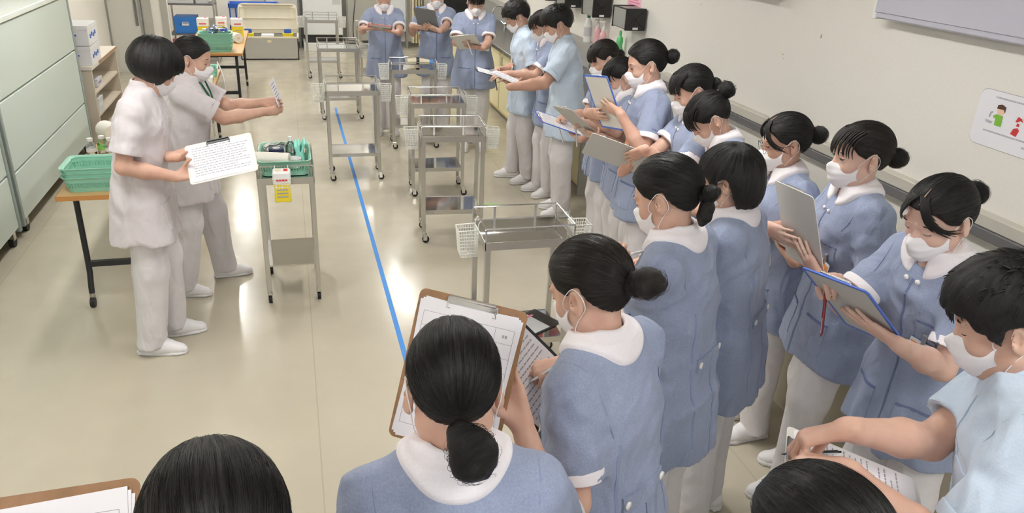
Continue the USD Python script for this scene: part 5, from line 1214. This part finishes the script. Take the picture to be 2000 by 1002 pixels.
t = thing('folded_cloth', 'folded teal cloth stuffed in the right of the cart basket', 'cloth', (bx_+.085, by_+.03, CH+.02)); F = Field((-.06, -.10, -.02), (.06, .12, .14), .006)
for i in range(4): F.put((-.05, -.09, 0), (.05, .1, .12), lambda x, y, z, i=i: np.maximum(np.abs(x-.018*(i-1.5)-.012*np.sin(z*30+i)+0*y)-.006, np.maximum(np.abs(y-.01)-.075, np.abs(z-.05)-.055-.006*i)), .006)
obj('cloth', relax(F.mesh(), 1), 'teal_cloth', t)
t = thing('supply_cup', 'white plastic cup lying in the cart basket', 'cup', (bx_+.05, by_-.07, CH+.015)); obj('cup', lathe([(0, 0), (.035, 0), (.042, .055), (.039, .055), (.032, .004), (0, .004)], 18), 'white_plastic', t); obj('liner', cyl((0, 0, .03), (0, 0, .034), .037, 16), 'clear_plastic', t)
t = thing('clear_folder', 'clear plastic folder on the lower shelf of the nearest cart', 'folder', (1.10, 3.36, .247), .5); obj('sleeve', box((-.14, -.10, 0), (.14, .10, .003)), 'clear_film', t); obj('sheet', box((-.10, -.09, .003), (.06, .09, .004)), 'carton_grey', t); obj('printed_line', box((-.02, .05, .0042), (.08, .065, .0048)), 'pink_ink', t)
# ---------------------------------------------------------------- clipboards and people
class Board:
    """c: middle, up: towards the clip, n: the face that is read."""
    def __init__(s, c, up, n, w=.225, h=.31):
        s.c = np.asarray(c, float); s.n = unit(n); up = np.asarray(up, float); s.up = unit(up-s.n*(up@s.n)); s.rt = np.cross(s.up, s.n); s.w, s.h = w, h
    def P(s, a, b, e=0.0): return s.c+s.rt*a*s.w/2+s.up*b*s.h/2+s.n*e
    def grip(s, side, t, reach=.055, tilt=.0, curl=(.03, .04, .05, .08), back=.026):
        """A hand on the left (-1) or right (+1) edge at height t: fingers behind the board, thumb in front."""
        i = unit(-side*s.rt+tilt*s.up); E = s.P(side, t)
        return dict(at=E-i*reach-s.n*back, x=unit(i+.02*s.n), n=s.n, curl=curl, thumb=(.30, .75, .25), spread=.05)
    def under(s, side, t, a=.2, tilt=.8):
        """A hand lying flat under the board's back."""
        i = unit(-side*s.rt+tilt*s.up); return dict(at=s.P(side*a, t)-i*.10-s.n*.024, x=unit(i+.02*s.n), n=s.n, curl=(.03, .03, .05, .07), thumb=(.7, .2, .1), spread=.08)
    def write(s, a, b, side=1, lift=.04):
        T = s.P(a, b, .004); out = unit(side*.75*s.rt-.75*s.up)
        wpt = T+out*.105+s.n*lift
        return dict(at=wpt, x=unit(-out-.10*s.n), n=unit(-s.n*.55-side*s.rt*.75), curl=(.62, .72, .95, 1.05), thumb=(.42, .55, .35), spread=.02, tip=T)
def make_board(label, b, mat, edge=None, papers=1, ink='rows', group=None, clip='chrome', sheet=True, holder=None):
    rz = math.atan2(-b.n[0], b.n[1]) if abs(b.n[2]) < .98 else 0
    t = thing('clipboard', label, 'clipboard', b.c, 0, group)
    R_ = np.stack([b.rt, b.up, b.n], 1); L = lambda m: xf(m, R_)
    w, h = b.w, b.h
    obj('board', L(extrude(rrect(w, h, .014), -.003, 0)), mat, t)
    if edge: obj('coloured_edge', L(extrude(Polygon(rrect(w+.004, h+.004, .015), [rrect(w-.016, h-.016, .010)]), -.0036, .0008)), edge, t)
    if clip: obj('clip', L(cat_(box((-.055, h/2-.019, 0), (.055, h/2-.004, .005), .002), cyl((-.05, h/2-.004, .006), (.05, h/2-.004, .006), .0040, 10), tube([(-.05, h/2-.016, .005), (-.054, h/2-.028, .003), (-.046, h/2-.028, .003)], .0016, 6), tube([(.05, h/2-.016, .005), (.054, h/2-.028, .003), (.046, h/2-.028, .003)], .0016, 6))), clip, t)
    if sheet:
        for k in range(papers):
            sh = obj('sheet', L(xf(extrude([(-.5*(w-.022), -.5*h+.010), (.5*(w-.022), -.5*h+.010), (.5*(w-.022), .5*h-.018), (-.5*(w-.022), .5*h-.018)], .0006+.0012*k, .0012+.0012*k), rotm([0, 0, 1], .018*(k-(papers-1)/2)*2), (0, 0, 0))), 'paper', t)
        e = .0013+.0012*(papers-1); ms = []; rg = np.random.default_rng(int(abs(b.c[0])*100))
        q = lambda x0, y0, x1, y1: ms.append(box((x0, y0, e), (x1, y1, e+.0005)))
        if ink == 'table':
            for k in range(9): y = h*.36-.030*k; q(-w*.42, y, w*.42, y+.0007)
            for x in (-.42, -.12, .12, .25, .42): q(w*x-.0004, h*.36-.24, w*x+.0004, h*.36)
            for k in range(8): q(w*.15+.04*(k % 2)+.006*(k//4), h*.36-.018-.06*(k//2 % 2), w*.15+.04*(k % 2)+.006*(k//4)+.004, h*.36-.012-.06*(k//2 % 2))
        else:
            for k in range(min(17, int(h*.80/.0135))):
                y = h*.36-.0135*k; x = -w*.40
                while x < w*(.40-.25*rg.random()*(k % 3 == 0)):
                    l = rg.uniform(.006, .022); q(x, y, min(x+l, w*.42), y+.0032); x += l+.004
        obj('printed_lines', L(cat_(*ms)), 'print_ink', t, False, kind='stuff')
    return t
def pen(label, tip, to, mat, L=.142, r=.0046, name='pen'):
    d = unit(np.asarray(to)-tip); t = thing(name, label, 'pen', tip)
    obj('barrel', cyl(d*.014, d*L, r, 12), mat, t); obj('point', cyl(d*.0, d*.016, .0012, 10, r*.9), 'pen_silver' if mat != 'pen_black' else mat, t); obj('button', cyl(d*L, d*(L+.008), r*.55, 8), mat, t)
    s_ = unit(np.cross(d, [.3, .2, 1])); obj('clip', xf(cyl(d*(L-.045), d*(L-.002), .0012, 6), None, s_*(r+.0022)), 'pen_silver', t); return t
def pen_for(P, side, W, label, mat):
    tips, th = P['tips'][side]; tip = W['tip']
    g = P['L2W']((np.asarray(tips[0])+np.asarray(th))/2)
    return pen(label, tip, g+(g-tip)*.2+np.array([0, 0, .005]), mat)
DG = math.radians
up_ = lambda f, a: np.array([math.cos(DG(f))*math.cos(DG(a)), math.sin(DG(f))*math.cos(DG(a)), math.sin(DG(a))])      # a direction: heading f, climb a
def held(f, tilt, roll=0.0):
    """up and n of a board held by someone facing f: tilt 0 = flat, 90 = upright."""
    u = up_(f, tilt); n = up_(f+180, 90-tilt); r = np.cross(u, n); c, s_ = math.cos(roll), math.sin(roll)
    return u*c+r*s_, n
def hp(head_px, hz, f, u, v, lat=None, fwd=None):
    """The point seen at (u, v) that lies lat to the left of, or fwd in front of, the head of someone facing f degrees."""
    H = at_z(head_px[0], head_px[1], hz); d = ray(u, v); F_ = np.array([math.cos(DG(f)), math.sin(DG(f)), 0]); L_ = np.array([-F_[1], F_[0], 0])
    a, q = (L_, lat) if lat is not None else (F_, fwd); t = ((H-CAM)@a+q)/(d@a); return CAM+d*t
G1, G2 = 'students in a row along the right wall', 'students standing nearest the camera'
# --- the two nurses in white
bP1 = Board(at_d(432, 309, 3.95), (-.13, .73, .67), (-.15, -.68, .72), .315, .215)
make_board('landscape clipboard with printed sheets held by the nurse with short hair', bP1, 'clipboard_pale', papers=2, clip='pen_black')
person('P1', 'person in white nurse uniform with short black bob, reading a clipboard', (308, 120), 1.50, DG(-2), 'bob', 'nurse', lean=.08, hunch=.6, pitch=.68, yaw=.42, stance=.09, foot=(.03, -.04), badge=False,
       R=bP1.grip(-1, -.3, .06), L=bP1.grip(-1, .75, .07))
hP2 = ((378, 104), 1.425, -3)
cP2 = Board(hp(*hP2, 539, 180, 0.0), (-.30, -.05, .95), (.96, -.24, .24), .10, .148)
wR = hp(*hP2, 512, 219, -.045); wL = hp(*hP2, 512, 200, .05)
person('P2', 'person in white nurse uniform with a green lanyard, holding out a white card', *hP2[:2], DG(-3), 'pulled', 'nurse', lean=.10, hunch=.5, pitch=.30, yaw=-.12, stance=.13, foot=(.14, -.08), badge=False, bulk=1.10, lanyard=True,
       R=dict(at=wR, x=(1, .25, .05), n=(0, .9, .35), curl=(.5, .55, .6, .65), thumb=(.35, .5, .3), pole=(-.2, -.5, -.9)), L=dict(at=wL, x=(1, -.25, .05), n=(0, -.9, .35), curl=(.5, .55, .6, .65), thumb=(.35, .5, .3), pole=(-.2, .5, -.9)))
t = thing('white_card', 'small white card held up by the nurse with the lanyard', 'card', cP2.c); R_ = np.stack([cP2.rt, cP2.up, cP2.n], 1); obj('card', xf(box((-.05, -.074, -.0008), (.05, .074, .0008)), R_), 'paper', t); obj('print', xf(cat_(*[box((-.04, .05-.018*k, .0008), (.03-.01*(k % 2), .056-.018*k, .0013)) for k in range(6)]), R_), 'print_ink', t)
# --- three students at the back
def two_hands(b, tl=-.1, tr=-.1): return dict(L=b.grip(-1, tl), R=b.grip(1, tr))
bB1 = Board(at_d(742, 53, 7.82), (-.1, -.96, .25), (.13, .24, .96)); make_board('grey clipboard with a red edge held low by the far left student', bB1, 'clipboard_pale', 'clipboard_red')
person('B1', 'person in blue tunic at the far left of the back row, holding a red-edged clipboard', (750, -10), 1.425, DG(-93), 'pulled', lean=.05, pitch=.45, stance=.075, badge=False, **two_hands(bB1, -.2, -.2))
bB2 = Board(at_d(834, 40, 7.90), (-.28, -.57, .77), (.44, .64, .63)); make_board('dark grey clipboard raised by the middle student at the back', bB2, 'clipboard_dgrey', papers=1)
person('B2', 'person in blue tunic in the middle of the back row, raising a dark grey clipboard', (853, -14), 1.452, DG(-100), 'bun_high', lean=.03, pitch=.28, stance=.08, badge=False, R=bB2.grip(1, -.55), L=bB2.under(-1, -.35, .25, .4))
bB3 = Board(at_d(912, 82, 7.25), (-.45, -.78, .44), (.10, .5, .86)); wB3 = bB3.write(-.1, .35, 1); make_board('pale clipboard written on by the right student at the back', bB3, 'clipboard_pale', papers=2)
PB3 = person('B3', 'person in blue tunic at the right of the back row with dark fringe, writing', (930, -3), 1.477, DG(-98), 'pulled', lean=.05, pitch=.45, bangs='full', stance=.07, R=wB3, L=bB3.under(-1, -.4, .3, .7))
pen_for(PB3, -1, wB3, 'thin white pen of the writing student at the back', 'pen_white')
# --- two young men and the student between them
u, n = held(172, 14); bM1 = Board(at_d(962, 143, 6.55), u, n, .22, .30); wM1 = bM1.write(.1, -.1, 1); make_board('black clipboard held flat by the curly-haired student', bM1, 'clipboard_black')
PM1 = person('M1', 'person in pale blue male tunic with curly black hair, writing on a black clipboard', (1008, 26), 1.456, DG(172), 'male_curly', 'male', lean=.07, pitch=.58, skinmat='skin_tan', stance=.09, foot=(-.02, .10), R=wM1, L=bM1.under(-1, -.6, .3, .6))
pen_for(PM1, -1, wM1, 'black pen of the curly-haired student', 'pen_black')
hM2 = ((1058, 44), 1.435, 178)
person('M2', 'person in blue tunic standing between the two young men, reaching forward', *hM2[:2], DG(178), 'pulled', lean=.10, pitch=.52, bangs='thin', stance=.08, foot=(.02, .06), hairmat='hair_brown', L=dict(at=hp(*hM2, 992, 143, .10), x=(-1, -.1, -.1), n=(0, .5, -.8), curl=(.3, .35, .4, .45)), R=dict(local=(.36, -.10, 1.02), x=(.9, .3, 0), n=(0, .4, .9)))
u, n = held(168, 18, .35); bM3 = Board(at_d(994, 153, 5.86), u, n, .21, .297); make_board('white sheets on a clipboard in the hands of the taller young man', bM3, 'clipboard_pale', papers=3)
person('M3', 'person in pale blue male tunic, straight short hair, taller of the two young men', (1088, 40), 1.508, DG(166), 'male', 'male', lean=.06, pitch=.48, skinmat='skin_tan', bangs='male', stance=.085, badge=False, L=bM3.grip(-1, -.45, .06), R=bM3.under(1, -.3, .3, .5))
# --- the row along the right wall
bW1 = Board(at_d(1092, 240, 4.96), (-.95, .05, .32), (.32, -.12, .94)); wW1 = bW1.write(.0, .1, 1); make_board('clipboard with a blue and red edge, held flat by the first student by the wall', bW1, 'clipboard_red', 'clipboard_blue')
PW1 = person('W1', 'person in blue tunic with loose fringe, first by the wall behind the young man', (1178, 107), 1.414, DG(180), 'pulled', lean=.05, pitch=.42, bangs='full', hairmat='hair_brown', stance=.08, R=wW1, L=bW1.under(-1, -.5, .3, .6))
pen_for(PW1, -1, wW1, 'white pen of the first student by the wall', 'pen_white')
bW2 = Board(at_d(1131, 241, 4.56), (-.76, -.08, .64), (.62, .22, .76)); wW2 = bW2.write(.35, .0, 1); make_board('grey backed clipboard of the student with the black hair bow', bW2, 'clipboard_grey')
PW2 = person('W2', 'person in blue tunic with a black hair bow, half hidden behind the raised clipboard', (1208, 142), 1.362, DG(174), 'bow', watch=True, lean=.05, pitch=.55, bangs='thin', stance=.08, R=wW2, L=bW2.grip(-1, -.35, .05, .2))
pen_for(PW2, -1, wW2, 'grey pen of the student with the hair bow', 'pen_silver')
bW3 = Board(at_d(1181, 200, 4.22), (-.4, .06, .91), (.9, .24, .38)); make_board('pale clipboard with a blue edge raised upright by the wall', bW3, 'clipboard_pale', 'clipboard_blue')
person('W3', 'person in blue tunic with a round bun, raising a blue-edged clipboard upright', (1262, 115), 1.53, DG(166), 'bun_mid', lean=.03, pitch=.28, eyes='open', stance=.08, L=bW3.grip(-1, -.15, .05, .3), R=bW3.grip(1, -.4))
u, n = held(165, 30, .3); bW4 = Board(at_d(1204, 300, 3.84), u, (.42, .55, .66)); make_board('grey backed clipboard with curling papers below the bowed student', bW4, 'clipboard_grey', papers=3)
person('W4', 'person in blue tunic with a heavy black fringe, behind the bowed student', (1350, 165), 1.477, DG(168), 'pulled', lean=.05, pitch=.45, bangs='full', stance=.08, L=bW4.grip(-1, -.5, .06, .3), R=bW4.grip(1, -.4))
person('W5', 'person in blue tunic bowing the head low, with a high messy bun', (1380, 222), 1.412, DG(166), 'bun_high', lean=.20, hunch=.9, pitch=.82, bangs='thin', stance=.08, L=dict(local=(.34, .10, 1.00), x=(.9, -.3, 0), n=(0, -.3, .9)), R=dict(local=(.34, -.06, 1.02), x=(.9, .3, 0), n=(0, .4, -.9)))
hW8 = ((1535, 265), 1.432, 170)
bW8 = Board(at_d(1500, 452, 3.18), up_(170, 30), up_(350, 60)); wW8 = bW8.write(.2, -.1, 1)
PW8 = person('W8', 'person in blue tunic with glasses and a smooth round bun, behind the upright white clipboard', *hW8[:2], DG(170), 'bun_mid', yaw=-.12, bangs='side', lean=.04, pitch=.22, glasses=True, eyes='open', skinmat='skin_tan', stance=.08, R=wW8, L=bW8.grip(-1, -.4))
make_board('clipboard hidden behind the upright white one, held by the student with glasses', bW8, 'clipboard_pale'); pen_for(PW8, -1, wW8, 'white pen of the student with the round bun', 'pen_white')
bW9 = Board(at_d(1562, 445, 2.90), (-.32, .06, .94), (.95, .02, .32)); make_board('plain white backed clipboard held upright in front of the chest', bW9, 'clipboard_pale', clip='chrome')
person('W9', 'person in blue tunic with wispy fringe and large bun, looking up over a white clipboard', (1685, 290), 1.487, DG(165), 'bun_nape', lean=.02, pitch=.10, bangs='thin', hairmat='hair_brown', skinmat='skin_pale', eyes='open', stance=.09, foot=(.10, -.02), L=bW9.under(-1, -.55, .45, .9), R=bW9.grip(1, -.3))
bW10 = Board(at_d(1672, 603, 2.40), (-.71, -.06, .71), (.68, .21, .70)); wW10 = bW10.write(.55, .55, 1); make_board('grey backed clipboard with a blue edge, held by the student with the red pen', bW10, 'clipboard_grey', 'clipboard_blue')
PW10 = person('W10', 'person in blue tunic with side-swept fringe, writing with a red pen by the wall', (1835, 408), 1.477, DG(186), 'bun_small', lean=.10, hunch=.7, pitch=.40, bangs='side', skinmat='skin_pale', stance=.09, R=wW10, L=dict(bW10.under(-1, -.15, .35, .6), pole=(-.1, .12, -1)))
pen_for(PW10, -1, wW10, 'dark red pen in the hand of the student by the wall', 'pen_red')
# --- the students nearest the camera
hF1 = ((1972, 603), 1.50, 158)
wF1R = at_d(1652, 838, 1.86); wF1L = at_d(1648, 918, 1.83)
u, n = held(158, 12, .25); bF1 = Board(at_d(1665, 935, 1.98), u, n); make_board('white sheets on a clipboard under the hands of the young man at lower right', bF1, 'clipboard_pale', papers=3)
PF1 = person('F1', 'person in pale blue male tunic at lower right, leaning forward with a black pen', *hF1[:2], DG(136), 'male_long', 'male', yaw=.0, lean=.16, hunch=.6, pitch=.42, bangs='male', skinmat='skin', stance=.1, near=True, badge=False, R=dict(at=wF1R, x=at_d(1540, 862, 1.90)-wF1R, n=(.1, -.3, -.9), curl=(.5, .6, .75, .9), thumb=(.4, .5, .3)), L=dict(at=wF1L, x=at_d(1530, 905, 1.86)-wF1L, n=(.2, .2, -.9), curl=(.5, .55, .6, .65), thumb=(.4, .4, .3), pole=(-.3, .3, -1)))
_t, _th = PF1['tips'][-1]; g = PF1['L2W']((np.asarray(_t[0])+np.asarray(_th))/2); pen('black pen in the hand of the young man at lower right', g-_rt*.055+_up*.012, g+_rt*.05+_up*.016, 'pen_black', .13)
person('W7', 'person in blue tunic with straight chin-length hair and glasses, seen from behind', (1425, 335), 1.44, DG(134), 'bob_back', lean=.05, pitch=.30, glasses=True, bangs='thin', stance=.09, near=True, L=dict(local=(.30, .08, 1.02), x=(.9, -.3, 0), n=(0, -.3, .9)), R=dict(local=(.30, -.08, 1.04), x=(.9, .3, 0), n=(0, .4, -.9)))
bW6 = Board(hp((1300, 365), 1.487, 132, 1150, 560, None, .36), *held(132, 25)); wW6 = bW6.write(.3, 0, 1)
PW6 = person('W6', 'person in blue tunic with a low folded ponytail, seen from behind', (1300, 365), 1.487, DG(132), 'tail_low', lean=.05, pitch=.42, stance=.10, near=True, R=dict(at=at_d(1196, 545, 2.36), x=(.3, -.1, .9), n=(-.6, -.7, 0), curl=(.6, .7, .9, 1), thumb=(.4, .5, .3)), L=dict(at=at_d(1135, 590, 2.52), x=(-.3, .2, .8), n=(.3, .8, .1), curl=(.4, .4, .5, .5), pole=(-.1, -.1, -1)))
_t, _th = PW6['tips'][-1]; g = PW6['L2W']((np.asarray(_t[0])+np.asarray(_th))/2); pen('white pen of the student with the low ponytail', at_d(1205, 503, 2.32), at_d(1256, 491, 2.30), 'pen_white', .10)
u, n = held(120, 42, -.35); bF3 = Board(at_d(1052, 748, 2.02), u, n); wF3 = dict(bF3.write(.0, .0, 1), at=at_d(1112, 710, 1.98), n=(-.2, .3, -.9))
wF3['x'] = at_d(1040, 728, 2.0)-wF3['at']; wF3['tip'] = at_d(1032, 746, 2.01); make_board('black clipboard with a printed form, written on with a silver pen', bF3, 'clipboard_black', clip='pen_black')
PF3 = person('F3', 'person in blue tunic with a thick bun at the back of the head, writing', (1150, 542), 1.456, DG(126), 'bun_long', lean=.05, pitch=.42, hairmat='hair_brown', stance=.10, near=True, R=wF3, L=bF3.grip(-1, -.7))
pen('silver pen writing on the black clipboard', at_d(1034, 747, 2.0), at_d(1120, 692, 1.93), 'pen_silver')
bF4 = Board(at_d(893, 732, 1.62), (.28, .33, .90), (-.42, -.81, .42), .235, .32); make_board('brown wooden clipboard with a tabled form in front of the parted head', bF4, 'clipboard_brown', papers=3, ink='table')
person('F4', 'person in blue tunic with a centre parting and low twisted bun, seen from behind', (885, 728), 1.466, DG(84), 'bun_low', lean=.06, pitch=.48, stance=.10, near=True, R=bF4.grip(1, -.12, .065, 1.5), L=bF4.under(-1, -.95, .0, .9))
u, n = held(92, 35, 0); bF5 = Board(at_d(2, 1206, 1.30), u, n, .33, .32); make_board('brown clipboard with white forms at the lower left corner', bF5, 'clipboard_brown', papers=3, ink='table', clip=None)
person('F5', 'person at the bottom left with smooth black hair, only the head in view', (420, 1024), 1.53, DG(97), 'bun_low', lean=.05, pitch=.40, stance=.10, near=True, L=bF5.grip(-1, -.4), R=bF5.grip(1, -.4))
person('F2', 'person at the bottom right with smooth black hair, only the head in view', (1600, 1040), 1.456, DG(105), 'pulled', lean=.05, pitch=.42, stance=.10, near=True, L=dict(local=(.30, .08, 1.02), x=(.9, -.3, 0), n=(0, -.3, .9)), R=dict(local=(.30, -.08, 1.04), x=(.9, .3, 0), n=(0, .4, -.9)))
